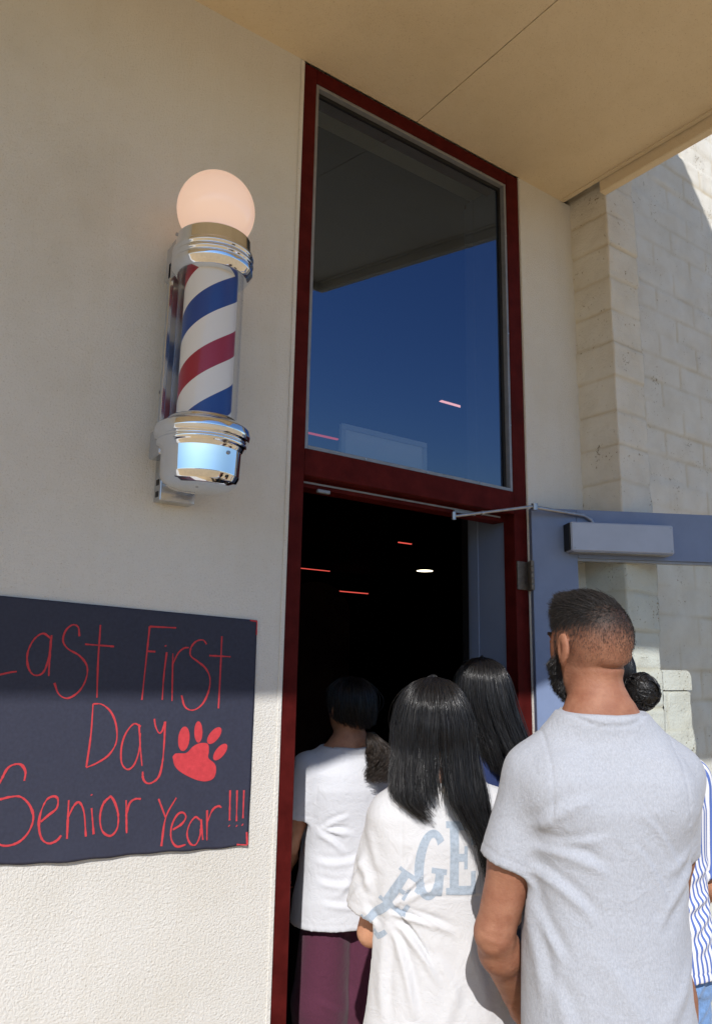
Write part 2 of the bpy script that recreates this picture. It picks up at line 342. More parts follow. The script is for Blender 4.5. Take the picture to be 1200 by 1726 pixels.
for sx, sz in ((0.150, 1.994), (0.548, 1.994), (0.548, 2.086)):
    d = MB(); d.tube([(sx, -0.0615, sz), (sx, -0.0635, sz)], 0.0035, 8); d.build('screw', MAT['steel'], door)
d = MB(); d.box(0.145, 0.552, -0.0605, -0.004, 1.978, 1.9815, 0.001); d.build('closer_foot', MAT['alu'], door)
d = MB(); d.box(0.130, 0.1365, -0.058, -0.001, 1.986, 2.094, 0.002); d.build('closer_end_cap', MAT['black'], door)
inv = DM.inverted()
J0 = inv @ Vector((2.50, -0.155, 2.118)); J1 = inv @ Vector((2.262, -0.075, 2.150)); J2 = inv @ Vector((1.935, 0.035, 2.088))
d = MB(); d.tube([J0 + Vector((0.01, 0, -0.02)), J0, J0 + Vector((-0.03, 0, 0.016)), J1], 0.008, 10); d.tube([J1 + Vector((0, 0, -0.012)), J1 + Vector((0, 0, 0.014))], 0.013, 12)
d.tube([J1 + Vector((0, 0, 0.004)), J2], 0.006, 10); d.tube([J2 + Vector((0, 0, -0.014)), J2 + Vector((0, 0, 0.016))], 0.009, 10); d.tube([J2 + (J1-J2)*0.33, J2+(J1-J2)*0.36], 0.009, 10)
d.build('closer_arm', MAT['steel'], door, auto=35)
for z in (1.83, 0.25):
    d = MB(); d.box(-0.012, 0.0, 0.004, 0.04, z, z+0.115, 0.001)
    for k in range(5): d.tube([(-0.006, -0.008, z+0.001+k*0.0232), (-0.006, -0.008, z+0.0215+k*0.0232)], 0.0085, 12)
    d.build('hinge', MAT['oldsteel'], door, auto=35)
d = MB(); d.box(2.236, 2.302, -0.004, 0.0035, 1.832, 1.943, 0.001); d.build('hinge_plate', MAT['oldsteel'], bld)

# ------------------------------------------------------------------ block wall
def block_mat():
    m, N, L, B = newmat('painted_slump_block'); B.inputs['Roughness'].default_value = 0.9; B.inputs['Specular IOR Level'].default_value = 0.2
    tc = N.new('ShaderNodeTexCoord'); V = tc.outputs['Object']
    n1 = nd(N, 'ShaderNodeTexNoise', Scale=5.0, Detail=6.0, Roughness=0.6); L.new(V, n1.inputs['Vector'])
    r = ramp(N, [(0.3, (0.61, 0.575, 0.50)), (0.7, (0.70, 0.68, 0.62))]); L.new(n1.outputs['Fac'], r.inputs[0])
    n2 = nd(N, 'ShaderNodeTexNoise', Scale=85.0, Detail=3.0, Roughness=0.6); L.new(V, n2.inputs['Vector'])
    pz = nd(N, 'ShaderNodeTexNoise', Scale=7.0, Detail=2.0); L.new(V, pz.inputs['Vector'])
    su = nd(N, 'ShaderNodeMath', operation='MULTIPLY_ADD'); L.new(pz.outputs['Fac'], su.inputs[0]); su.inputs[1].default_value = -0.35; L.new(n2.outputs['Fac'], su.inputs[2])
    pit = ramp(N, [(0.095, (0.50, 0.41, 0.30)), (0.145, (1, 1, 1))]); L.new(su.outputs[0], pit.inputs[0])
    mo = N.new('ShaderNodeAttribute'); mo.attribute_name = 'mortar'
    mr = ramp(N, [(0.0, (1, 1, 1)), (1.0, (0.86, 0.79, 0.66))]); L.new(mo.outputs['Fac'], mr.inputs[0])
    mx = nd(N, 'ShaderNodeMix', data_type='RGBA', blend_type='MULTIPLY'); mx.inputs[0].default_value = 1.0; L.new(r.outputs[0], mx.inputs[6]); L.new(pit.outputs[0], mx.inputs[7])
    my = nd(N, 'ShaderNodeMix', data_type='RGBA', blend_type='MULTIPLY'); my.inputs[0].default_value = 1.0; L.new(mx.outputs[2], my.inputs[6]); L.new(mr.outputs[0], my.inputs[7]); L.new(my.outputs[2], B.inputs['Base Color'])
    n3 = nd(N, 'ShaderNodeTexNoise', Scale=110.0, Detail=4.0, Roughness=0.6); L.new(V, n3.inputs['Vector'])
    b0 = nd(N, 'ShaderNodeBump', Distance=0.004, Strength=1.0); L.new(n3.outputs['Fac'], b0.inputs['Height'])
    b = nd(N, 'ShaderNodeBump', Distance=0.006, Strength=0.9); L.new(pit.outputs[0], b.inputs['Height']); L.new(b0.outputs[0], b.inputs['Normal']); L.new(b.outputs[0], B.inputs['Normal'])
    return m
MAT['block'] = block_mat()
def wallsheet(path, z0, z1, h, course, blk, name, parent, off=0.0, seed=1, rag=0.004, joints=True, zoff=0.0):
    """vertical block skin following a plan path [(x,y)...]; outward normal is to the right of travel"""
    P = np.array(path, float); seg = np.linalg.norm(np.diff(P, axis=0), axis=1); Ls = np.concatenate([[0], np.cumsum(seg)])
    S = np.unique(np.concatenate([np.linspace(a, b, max(2, int((b-a)/h)+1)) for a, b in zip(Ls[:-1], Ls[1:])]).round(5))
    Z = np.arange(z0, z1+1e-6, h); X = np.interp(S, Ls, P[:, 0]); Y = np.interp(S, Ls, P[:, 1])
    k = np.clip(np.searchsorted(Ls, S, side='right')-1, 0, len(seg)-1)
    D = (P[1:]-P[:-1])/seg[:, None]; Nn = np.stack([D[:, 1], -D[:, 0]], 1); NN = Nn[k].copy()
    for i, l in enumerate(Ls[1:-1]):
        j = np.argmin(abs(S-l)); NN[j] = (Nn[i]+Nn[i+1])
    SS, ZZ = np.meshgrid(S, Z, indexing='ij'); PP = np.stack([np.repeat(X[:, None], len(Z), 1), np.repeat(Y[:, None], len(Z), 1), ZZ], -1).reshape(-1, 3)
    s = SS.ravel(); z = ZZ.ravel()+zoff; N3 = np.repeat(NN[:, None, :], len(Z), 1).reshape(-1, 2)
    wob = 0.004*waves(np.stack([s, z, s*0], 1), 6, 1.5, 6, seed)
    row = np.floor(z/course); dz = np.abs((z+wob)/course - np.round((z+wob)/course))*course
    mort = np.exp(-(dz/0.006)**2)
    if joints:
        sj = s + off + (row % 2)*blk*0.5 + wob; dj = np.abs(sj/blk-np.round(sj/blk))*blk; mort = np.maximum(mort, np.exp(-(dj/0.006)**2)*0.9)
    fade = np.clip(0.75+0.5*waves(PP, 8, 1.2, 5, seed+3), 0.15, 1.0); mort = mort*fade
    d = -0.006*mort + 0.0022*waves(PP, 14, 4, 22, seed+1) + rag*0.5*waves(PP*[1, 1, 1], 10, 10, 34, seed+2)*0.6
    rowoff = np.random.RandomState(seed).normal(size=400)[(row % 400).astype(int)]*0.002; d += rowoff
    PP[:, :2] += N3*d[:, None]
    nz = len(Z); i = np.arange(len(S)-1)[:, None]*nz + np.arange(nz-1)[None, :]; i = i.ravel()
    F = np.stack([i, i+nz, i+nz+1, i+1], 1)
    o = npmesh(name, PP, F, MAT['block'], parent, True)
    a = o.data.attributes.new('mortar', 'FLOAT', 'POINT'); a.data.foreach_set('value', mort.astype(np.float32))
    return o
bw = thing('block_wall', 'painted slump block wall and pilaster to the right of the doorway', 'wall', (2.66, -0.19, 0))
wallsheet([(2.655-2.66, 0.02+0.19), (2.655-2.66, -0.195+0.19), (2.865-2.66, -0.195+0.19), (2.865-2.66, 0.40+0.19)], 0, 7, 0.009, 0.1535, 0.40, 'pilaster', bw, seed=3, joints=False)
wallsheet([(2.862-2.66, 0.40+0.19), (14.2-2.66, 0.40+0.19)], 0, 7, 0.02, 0.1535, 0.40, 'wall', bw, seed=9, off=0.1)
wb = MB(); wb.box(2.67-2.66, 2.85-2.66, -0.17+0.19, 0.5+0.19, 0, 6.99); wb.box(2.87-2.66, 14.2-2.66, 0.43+0.19, 0.7+0.19, 0, 6.99); wb.build('wall_core', MAT['block'], bw)
# low stub with a rounded cap against the pilaster
lw = thing('low_block_wall', 'short low block wall with a rounded cap against the pilaster', 'low wall', (2.97, -0.19, 0))
wallsheet([(2.868-2.97, 0.0), (3.070-2.97, 0.0), (3.070-2.97, 0.55)], 0, 1.452, 0.009, 0.1535, 0.40, 'wall', lw, seed=21, off=0.17, zoff=-0.08+0.165)
prof = [(-0.102, 1.454), (0.103, 1.454)] + [(0.103-0.035+0.035*math.cos(t), 1.535-0.035+0.035*math.sin(t)) for t in np.linspace(0, math.pi/2, 8)] + [(-0.102, 1.535)]
V = [(x, y, z) for y in (-0.004, 0.57) for (x, z) in prof]; n = len(prof)
F = [tuple(range(n)), tuple(range(2*n-1, n-1, -1))] + [(i, i+n, (i+1) % n+n, (i+1) % n) for i in range(n)]
MB().add(V, F).build('cap', MAT['block'], lw, auto=40)
wc = MB(); wc.box(-0.09, 0.09, 0.012, 0.56, 0, 1.455); wc.build('wall_core', MAT['block'], lw)

# ------------------------------------------------------------------ barber pole
PX, PY = 0.816, -0.172
bp = thing('barber_pole', 'chrome barber pole with red white and blue stripes and glowing globe on the stucco wall', 'barber pole', (PX, 0, 1.96))
def pz(z): return z - 1.96
mb = MB(); mb.box(-0.062, 0.042, -0.050, -0.001, pz(1.968), pz(2.775), 0.002); mb.build('wall_bracket', MAT['bracket'], bp)
for z in (2.022, 1.988):      # keyhole slots in the bracket's cheek
    mb = MB(); mb.box(-0.0632, -0.0618, -0.034, -0.016, pz(z-0.008), pz(z+0.008)); mb.box(-0.0634, -0.0630, -0.029, -0.021, pz(z-0.003), pz(z+0.003)); mb.build('slot', MAT['black'], bp)
mb = MB(); mb.tube([(-0.03, -0.048, pz(2.008)), (-0.03, -0.055, pz(2.008))], [0.006, 0.005], 12); mb.build('screw', MAT['steel'], bp, auto=40)
mb = MB(); mb.tube([(-0.06, -0.02, pz(2.29)), (-0.072, -0.022, pz(2.29))], [0.010, 0.008], 12); mb.build('screw', MAT['black'], bp, auto=40)
mb = MB(); mb.box(-0.086, 0.086, -0.076, -0.0505, pz(2.13), pz(2.69), 0.004); mb.build('back_plate', simple('satin_plate', (0.62, 0.64, 0.68), 0.30, 1.0), bp, auto=30)
for sx in (-1, 1):
    mb = MB(); mb.box(sx*0.088-0.006, sx*0.088+0.006, -0.094, -0.0765, pz(2.12), pz(2.66), 0.002); mb.build('added_glint_rail', MAT['bracket'], bp, auto=30)  # rails added to stand in for the bright strip reflected beside the tube
def arcprof(pts, rad=0.004, n=4):
    """round the corners of a (r, z) profile"""
    out = [pts[0]]
    for a, b, c in zip(pts[:-2], pts[1:-1], pts[2:]):
        a, b, c = Vector(a), Vector(b), Vector(c); r = min(rad, (a-b).length*0.45, (c-b).length*0.45)
        p = b+(a-b).normalized()*r; q = b+(c-b).normalized()*r
        for i in range(n+1):
            t = i/n; out.append(tuple(p*(1-t)**2 + b*2*t*(1-t) + q*t*t))
    out.append(pts[-1]); return out
cy = (0, PY)
top = [(0.0, 2.7300), (0.075, 2.7300), (0.100, 2.7230), (0.106, 2.7160), (0.108, 2.6780), (0.114, 2.6740), (0.1155, 2.6640), (0.110, 2.6590), (0.110, 2.6550), (0.115, 2.6510), (0.1155, 2.6440), (0.110, 2.6400), (0.110, 2.6360), (0.115, 2.6320), (0.114, 2.6200), (0.104, 2.6060), (0.098, 2.6000), (0.0, 2.6000)]
mb = MB(); mb.lathe(arcprof([(r, pz(z)) for r, z in top], 0.0025), 96, cy); mb.build('top_collar', MAT['chrome'], bp, auto=50)
cup = [(0.0, 2.1770), (0.092, 2.1770), (0.098, 2.1720), (0.103, 2.1640), (0.118, 2.1560), (0.128, 2.1480), (0.1305, 2.1320), (0.127, 2.1190), (0.119, 2.1150), (0.119, 2.1100), (0.122, 2.1060), (0.121, 2.0990), (0.114, 2.0940), (0.112, 2.0890), (0.109, 2.0840), (0.1085, 2.0840), (0.106, 2.0140), (0.098, 1.9980), (0.083, 1.9880), (0.06, 1.9840), (0.0, 1.9820)]
mb = MB(); mb.lathe(arcprof([(r, pz(z)) for r, z in cup], 0.003), 96, cy); cu = mb.build('bottom_cup', MAT['chrome'], bp, auto=50)
mb = MB(); mb.tube([(0.030, PY-0.1045, pz(2.070)), (0.0305, PY-0.108, pz(2.070))], [0.0055, 0.0045], 12); mb.build('screw', MAT['steel'], cu, auto=40)
mb = MB(); mb.tube([(-0.02, PY-0.03, pz(1.985)), (-0.02, PY-0.03, pz(1.982))], 0.004, 10); mb.build('screw', MAT['steel'], cu, auto=40)
mb = MB(); mb.tube([(-0.088, PY+0.02, pz(2.715)), (-0.1075, PY+0.02, pz(2.715))], 0.005, 12); mb.build('screw', MAT['steel'], cu, auto=40)
mb = MB(); mb.box(-0.094, 0.094, PY+0.04, -0.052, pz(2.608), pz(2.718), 0.004); mb.build('housing', MAT['bracket'], bp, auto=30)
mb = MB(); mb.box(-0.104, 0.104, PY+0.04, -0.052, pz(2.075), pz(2.155), 0.004); mb.build('housing', MAT['bracket'], bp, auto=30)
def stripes():
    m, N, L, B = newmat('pole_stripes'); B.inputs['Roughness'].default_value = 0.35
    tc = N.new('ShaderNodeTexCoord'); sx = N.new('ShaderNodeSeparateXYZ'); L.new(tc.outputs['Object'], sx.inputs[0])
    an = nd(N, 'ShaderNodeMath', operation='ARCTAN2'); L.new(sx.outputs['Y'], an.inputs[0]); L.new(sx.outputs['X'], an.inputs[1])
    a = nd(N, 'ShaderNodeMath', operation='MULTIPLY'); L.new(an.outputs[0], a.inputs[0]); a.inputs[1].default_value = -1/(2*math.pi)
    b = nd(N, 'ShaderNodeMath', operation='MULTIPLY_ADD'); L.new(sx.outputs['Z'], b.inputs[0]); b.inputs[1].default_value = 1/0.33; L.new(a.outputs[0], b.inputs[2])
    c = nd(N, 'ShaderNodeMath', operation='ADD'); L.new(b.outputs[0], c.inputs[0]); c.inputs[1].default_value = STRIPE_PH
    fr = nd(N, 'ShaderNodeMath', operation='FRACT'); L.new(c.outputs[0], fr.inputs[0])
    W = (0.80, 0.78, 0.76)
    r = ramp(N, [(0.0, (0.013, 0.058, 0.27)), (0.25, W), (0.5, (0.33, 0.014, 0.035)), (0.73, W)]); r.color_ramp.interpolation = 'CONSTANT'
    L.new(fr.outputs[0], r.inputs[0]); L.new(r.outputs[0], B.inputs['Base Color']); return m
STRIPE_PH = 5.889
mb = MB(); mb.lathe([(0.074, -0.035), (0.074, 0.41)], 96); st = mb.build('striped_cylinder', stripes(), bp, smooth=True, loc=(0, PY, pz(2.20)))
mb = MB(); mb.lathe([(0.0915, -0.03), (0.0915, 0.41)], 96, cy); o = mb.build('clear_tube', MAT['acryl'], bp, smooth=True, loc=(0, 0, pz(2.198)))
def globe_mat():
    m, N, L, B = newmat('milk_glass'); B.inputs['Base Color'].default_value = (0.68, 0.62, 0.58, 1); B.inputs['Roughness'].default_value = 0.10
    B.inputs['Emission Color'].default_value = (1.0, 0.60, 0.42, 1); B.inputs['Emission Strength'].default_value = 0.44
    return m
V = []; G = 48
prof = [(0.112*math.sin(t), 2.818+0.112*math.cos(t)) for t in np.linspace(0.001, math.pi-0.42, G)] + [(0.045, 2.712)]
mb = MB(); mb.lathe([(r, pz(z)) for r, z in prof], 96, cy); mb.build('globe', globe_mat(), bp, smooth=True)

# ------------------------------------------------------------------ poster
ps = thing('poster', 'black paper poster with red hand lettering and a paw print taped to the wall', 'poster', (0.73, 0, 1.35))
STROKES= [[[0.3563,1.615],[0.3689,1.496],[0.4383,1.4968]],[[0.5113,1.5797],[0.4908,1.5914],[0.4705,1.5754],[0.4588,1.5414],[0.4637,1.5082],[0.479,1.489],[0.5001,1.4948],[0.5103,1.5314],[0.5113,1.5797]],[[0.5121,1.5882],[0.5125,1.5371],[0.5145,1.4865]],[[0.5814,1.588],[0.5764,1.6112],[0.5615,1.6163],[0.5458,1.6011],[0.5414,1.575],[0.5556,1.5553],[0.5857,1.5388],[0.6071,1.5133],[0.6081,1.4816],[0.5936,1.4501],[0.5669,1.4321],[0.5436,1.4418],[0.5299,1.4698]],[[0.6334,1.6197],[0.6351,1.5225],[0.6398,1.4328]],[[0.5976,1.5682],[0.6742,1.5647]],[[0.7681,1.6216],[0.7644,1.5249],[0.7606,1.426]],[[0.7681,1.6216],[0.8452,1.6213]],[[0.7634,1.5552],[0.7892,1.5541]],[[0.8219,1.5537],[0.818,1.4891],[0.818,1.4255]],[[0.8167,1.5721],[0.8182,1.5691]],[[0.84,1.5511],[0.8463,1.4222]],[[0.8426,1.5232],[0.8553,1.5515],[0.8712,1.5657],[0.8861,1.568]],[[0.9394,1.5792],[0.9282,1.5903],[0.9075,1.5864],[0.8929,1.5682],[0.893,1.5461],[0.9146,1.5308],[0.94,1.5123],[0.9558,1.484],[0.9532,1.4462],[0.9359,1.412],[0.9095,1.3969],[0.8853,1.4065],[0.8731,1.4372]],[[0.9857,1.6034],[0.9869,1.497],[0.9869,1.4007]],[[0.9498,1.5475],[1.0166,1.5458]],[[0.6312,1.4174],[0.6321,1.3392],[0.6274,1.2614]],[[0.6312,1.4174],[0.6548,1.4154],[0.6803,1.3949],[0.6964,1.36],[0.6996,1.3197],[0.6831,1.2892],[0.6554,1.271],[0.6275,1.2603]],[[0.7627,1.357],[0.7435,1.3645],[0.7238,1.3418],[0.7144,1.3077],[0.7177,1.2677],[0.7342,1.2497],[0.7516,1.2601],[0.7625,1.2941],[0.7627,1.3406]],[[0.7573,1.363],[0.7654,1.3056],[0.7735,1.2561]],[[0.7991,1.3761],[0.8037,1.357],[0.8146,1.3389],[0.8238,1.3446],[0.8287,1.3671]],[[0.8305,1.3682],[0.8313,1.3028],[0.8298,1.2617],[0.8227,1.2271],[0.8049,1.2121],[0.7893,1.212],[0.779,1.2241],[0.7765,1.2415]],[[0.4814,1.238],[0.4819,1.259],[0.4709,1.2755],[0.4552,1.2774],[0.4406,1.2693],[0.4303,1.2465],[0.4218,1.2213],[0.4275,1.2004],[0.45,1.2027],[0.4757,1.2018],[0.4984,1.1817],[0.5107,1.152],[0.5043,1.1215],[0.4858,1.1003],[0.4612,1.0929],[0.4406,1.0976],[0.424,1.1145]],[[0.5288,1.1399],[0.546,1.1541],[0.5635,1.1684],[0.5643,1.1897],[0.5528,1.1969],[0.5374,1.1891],[0.5267,1.161],[0.5255,1.1298],[0.5352,1.1002],[0.5523,1.088],[0.5706,1.0928],[0.5804,1.1034]],[[0.591,1.1849],[0.5949,1.0939]],[[0.5922,1.1419],[0.6046,1.1703],[0.6179,1.1773],[0.6314,1.1519],[0.6409,1.0944]],[[0.6493,1.1612],[0.6599,1.0979]],[[0.6458,1.1942],[0.6472,1.1919]],[[0.6974,1.1875],[0.6785,1.1697],[0.6725,1.1373],[0.6811,1.1038],[0.7026,1.0897],[0.7189,1.1055],[0.7192,1.1386],[0.7077,1.1701],[0.6964,1.186]],[[0.7372,1.1733],[0.7449,1.0919]],[[0.7398,1.134],[0.747,1.1641],[0.7614,1.1742],[0.7768,1.173]],[[0.8256,1.1692],[0.8481,1.1214]],[[0.8757,1.1682],[0.8494,1.1213],[0.8406,1.05]],[[0.8709,1.0877],[0.8959,1.0997],[0.9066,1.1161],[0.8973,1.1285],[0.8813,1.1241],[0.8671,1.0967],[0.8674,1.0652],[0.8835,1.0447],[0.9093,1.0464]],[[0.9484,1.1052],[0.9345,1.1135],[0.919,1.0974],[0.9122,1.072],[0.9223,1.0479],[0.9391,1.0432],[0.951,1.0651],[0.9532,1.0942]],[[0.9518,1.1061],[0.9598,1.0525]],[[0.9686,1.1282],[0.9721,1.0501]],[[0.9706,1.0955],[0.9844,1.1268],[1.0011,1.1362],[1.0118,1.1317]],[[1.0359,1.1758],[1.0383,1.0951]],[[1.0574,1.1743],[1.0598,1.0913]],[[1.0791,1.1727],[1.0794,1.0973]],[[1.037,1.082],[1.0385,1.08]],[[1.0597,1.0798],[1.0619,1.0778]],[[1.0774,1.0811],[1.0797,1.0791]],[[1.0741,1.6536],[1.0971,1.652]],[[1.0971,1.652],[1.0976,1.611]],[[1.0631,1.0296],[1.0947,1.0255]],[[1.0947,1.0255],[1.0922,1.0597]]]
PADS= [[[0.8579,1.275],[0.8671,1.2834],[0.8968,1.2833],[0.9158,1.2993],[0.9356,1.3075],[0.9598,1.3048],[0.9645,1.285],[0.9642,1.2667],[0.9839,1.2505],[0.9899,1.2318],[0.9828,1.211],[0.9591,1.2047],[0.9282,1.2116],[0.887,1.232],[0.8661,1.2509]],[[0.9044,1.3187],[0.9025,1.3065],[0.8983,1.2965],[0.8925,1.2903],[0.8861,1.2887],[0.8798,1.292],[0.8748,1.2997],[0.8717,1.3106],[0.871,1.323],[0.8729,1.3352],[0.877,1.3452],[0.8827,1.3516],[0.8892,1.3533],[0.8955,1.35],[0.9006,1.3423],[0.9037,1.3313]],[[0.942,1.3372],[0.9417,1.3262],[0.9396,1.317],[0.936,1.3109],[0.9315,1.3089],[0.9266,1.3113],[0.9223,1.3176],[0.919,1.327],[0.9174,1.338],[0.9176,1.349],[0.9197,1.3582],[0.9232,1.3644],[0.9278,1.3665],[0.9327,1.3642],[0.9371,1.3578],[0.9403,1.3483]],[[0.9907,1.3178],[0.983,1.3105],[0.9747,1.3056],[0.967,1.3039],[0.9611,1.3055],[0.9578,1.3103],[0.9577,1.3175],[0.9608,1.326],[0.9666,1.3346],[0.9743,1.3419],[0.9826,1.3469],[0.9904,1.3488],[0.9964,1.3471],[0.9997,1.3423],[0.9998,1.335],[0.9966,1.3264]],[[1.0111,1.2728],[1.0034,1.2656],[0.9951,1.2607],[0.9875,1.259],[0.9818,1.2605],[0.9788,1.2652],[0.9789,1.2722],[0.9821,1.2806],[0.988,1.289],[0.9957,1.2963],[1.004,1.3013],[1.0117,1.3031],[1.0175,1.3016],[1.0206,1.2969],[1.0205,1.2898],[1.0171,1.2813]]]
def sheet_y(x, z):     # the paper bellies a little off the wall
    return -0.004 - 0.0035*(0.5+0.5*np.sin(7*x+3*z)) - 0.006*np.clip((1.10-z)/0.10, 0, 1)*(0.5+0.5*np.sin(23*x)) - 0.004*np.clip((x-1.0)/0.1, 0, 1)*np.clip((1.3-z)/0.3, 0, 1)
eR = [(1.6548, 1.0985), (1.4197, 1.101), (1.1972, 1.1011), (1.024, 1.0977)]
def poster_mesh():
    U = np.linspace(0, 1, 121); W = np.linspace(0, 1, 91); V = []
    bx = [0.20, 0.32, 0.4455, 0.5755, 0.6867, 0.8367, 1.0008, 1.0977]; bz = [1.058, 1.055, 1.051, 1.0404, 1.0384, 1.0347, 1.0247, 1.024]
    for u in U:
        for v in W:
            x = 0.20+u*0.90; zt = 1.6855-(x-0.2)*0.0338; zb = float(np.interp(x, bx, bz)) + 0.0012*math.sin(60*x)
            z = zb+(zt-zb)*v; xr = float(np.interp(z, [1.024, 1.197, 1.42, 1.655], [1.0977, 1.1011, 1.101, 1.0985])); xx = 0.20+u*(xr-0.20)
            V.append((xx-0.73, float(sheet_y(xx, z)), z-1.35))
    V = np.array(V); i = (np.arange(120)[:, None]*91+np.arange(90)[None, :]).ravel()
    Fa = np.stack([i, i+91, i+92, i+1], 1); n = len(V); Vb = V + [0, 0.0006, 0]
    rim = []
    b = list(range(0, 91)) + [k*91+90 for k in range(1, 121)] + [120*91+k for k in range(89, -1, -1)] + [k*91 for k in range(119, 0, -1)]
    for a, c in zip(b, b[1:]+b[:1]): rim.append((a, c, c+n, a+n))
    return npmesh('sheet', np.concatenate([V, Vb]), np.concatenate([Fa, Fa[:, ::-1]+n, np.array(rim)]), MAT['paper'], ps, True)
poster_mesh()
def cr(pts, n=6):
    P = [np.array(p, float) for p in pts]
    if len(P) < 3:
        k = max(2, int(np.linalg.norm(P[-1]-P[0])/0.006)); return [P[0]+(P[-1]-P[0])*i/k for i in range(k+1)]
    Q = [2*P[0]-P[1]]+P+[2*P[-1]-P[-2]]; out = []
    for i in range(1, len(Q)-2):
        for k in range(n):
            t = k/n; a, b, c, d = Q[i-1:i+3]; out.append(0.5*((2*b)+(-a+c)*t+(2*a-5*b+4*c-d)*t*t+(-a+3*b-3*c+d)*t**3))
    return out+[P[-1]]
rs = np.random.RandomState(4); V = []; F = []
for si, s in enumerate(STROKES):
    p = np.array(cr(s)); d = np.gradient(p, axis=0); d /= np.linalg.norm(d, axis=1)[:, None]+1e-9
    nrm = np.stack([-d[:, 1], d[:, 0]], 1); m = len(p); wd = 0.0021*(1+0.20*np.sin(np.arange(m)*0.35+rs.rand()*6)+0.14*rs.normal(size=m)) * (1.15 if p[:, 1].mean() < 1.25 else 1.0)
    if m <= 4: wd = wd*1.2
    L0 = p+nrm*wd[:, None]; R0 = p-nrm*wd[:, None]; b = len(V)
    for q0, q1 in zip(L0, R0):
        V.append((q0[0]-0.73, sheet_y(q0[0], q0[1])-0.0007-si*0.000012, q0[1]-1.35)); V.append((q1[0]-0.73, sheet_y(q1[0], q1[1])-0.0007-si*0.000012, q1[1]-1.35))
    F += [(b+2*i, b+2*i+1, b+2*i+3, b+2*i+2) for i in range(m-1)]
npmesh('lettering', np.array(V, float), np.array(F), MAT['red'], ps)
mb = MB()
for i, poly in enumerate(PADS):
    p = cr(poly+[poly[0]], 4)[:-1]; cen = np.mean(p, axis=0)
    V = [(cen[0]-0.73, float(sheet_y(*cen))-0.0008, cen[1]-1.35)]+[(q[0]-0.73, float(sheet_y(q[0], q[1]))-0.0008, q[1]-1.35) for q in p]
    mb.add(V, [(0, 1+k, 1+(k+1) % len(p)) for k in range(len(p))])
mb.build('paw_print', MAT['red'], ps)

# ------------------------------------------------------------------ inside the doorway and window
def strip(x, y, z, l, m, label, t=0.012):
    o = thing('strip_light', label, 'light', (x, y, z), 0, 'slim strip lights hanging inside the dark room')
    mb = MB(); mb.box(-l/2, l/2, -0.02, 0.02, 0, 0.05); mb.build('housing', MAT['room'], o)
    mb = MB(); mb.box(-l/2, l/2, -0.012, 0.012, -t, -0.0005); mb.build('tube', m, o)
strip(3.43, 1.61, 3.30, 0.29, MAT['trimpink'], 'pink strip light behind the upper window at its right', 0.006)
strip(3.06, 2.775, 3.30, 0.36, MAT['trimled'], 'pink strip light beside the white board behind the upper window', 0.010)
strip(7.50, 9.84, 3.30, 0.75, MAT['trimled'], 'faint red strip light touching the left jamb inside the doorway')
strip(10.39, 12.82, 3.30, 1.17, MAT['trimled'], 'longest red strip light seen low through the doorway', 0.02)
strip(6.86, 6.37, 3.30, 0.24, MAT['trimled'], 'short red strip light above the round downlight')
strip(10.66, 15.4, 3.30, 0.44, MAT['trimled'], 'small dim red strip light lowest in the doorway by the left jamb', 0.01)
o = thing('downlight', 'round white downlight glowing in the dark doorway', 'light', (8.98, 8.40, 3.27))
mb = MB(); mb.lathe([(0, 0.03), (0.19, 0.03), (0.19, 0.0), (0.15, -0.004)], 40); mb.build('trim_ring', MAT['room'], o, smooth=True)
mb = MB(); mb.lathe([(0.0, -0.006), (0.145, -0.005)], 40); mb.build('lens', MAT['down'], o)
bo = thing('framed_board', 'pale framed board standing behind the bottom of the upper window', 'board', (1.655, 0.10, 2.236))
mb = MB(); mb.box(-0.198, 0.198, 0.0, 0.012, 0.001, 0.137, 0.001); mb.build('panel', MAT['board'], bo)
mb = MB(); mb.box(-0.200, 0.200, -0.006, -0.0005, 0.117, 0.138, 0.0015); mb.box(0.180, 0.200, -0.006, -0.0005, 0.001, 0.1165, 0.0015); mb.box(-0.200, -0.180, -0.006, -0.0005, 0.001, 0.1165, 0.0015); mb.build('frame', MAT['boardrim'], bo)

# ------------------------------------------------------------------ across the plaza, seen in the chrome and the glass
def tree(x, y, h, seed, label):
    o = thing('tree', label, 'tree', (x, y, 0)); rs = np.random.RandomState(seed)
    mb = MB(); mb.tube([(0, 0, 0), (0.1, 0, h*0.3), (0.0, 0.1, h*0.6)], [0.22, 0.15, 0.07], 10)
    for k in range(5):
        a = rs.rand()*6.28; mb.tube([(0.05, 0, h*(0.3+0.06*k)), (math.cos(a)*h*0.2, math.sin(a)*h*0.2, h*(0.55+0.05*k))], [0.08, 0.02], 6)
    mb.build('trunk', MBARK, o)
    n = 2500; c = rs.normal(size=(14, 3))*[h*0.16, h*0.16, h*0.13]+[0, 0, h*0.68]; P = c[rs.randint(0, 14, n)]+rs.normal(size=(n, 3))*h*0.065
    q = rs.normal(size=(n, 2, 3)); q /= np.linalg.norm(q, axis=2)[:, :, None]; q *= 0.14
    V = np.stack([P-q[:, 0], P+q[:, 1], P+q[:, 0], P-q[:, 1]], 1).reshape(-1, 3); i = np.arange(n)*4
    npmesh('crown', V, np.stack([i, i+1, i+2, i+3], 1), MLEAF, o)
MBARK = simple('bark', (0.12, 0.08, 0.05), 0.9, var=0.3); MLEAF = simple('leaves', (0.05, 0.085, 0.03), 0.7, var=0.35, vscale=1.5)
for k, (x, y, h) in enumerate([(-16, -34, 4.2), (-4, -40, 4.6), (12, -52, 4.4), (27, -52, 4.2), (44, -34, 4.5)]): tree(x, y, h, k, ['round tree far across the plaza to the left', 'tall tree across the plaza before the long low building', 'bushy tree across the plaza opposite the doorway', 'round tree across the plaza to the right', 'tall tree at the far right end of the plaza'][k])
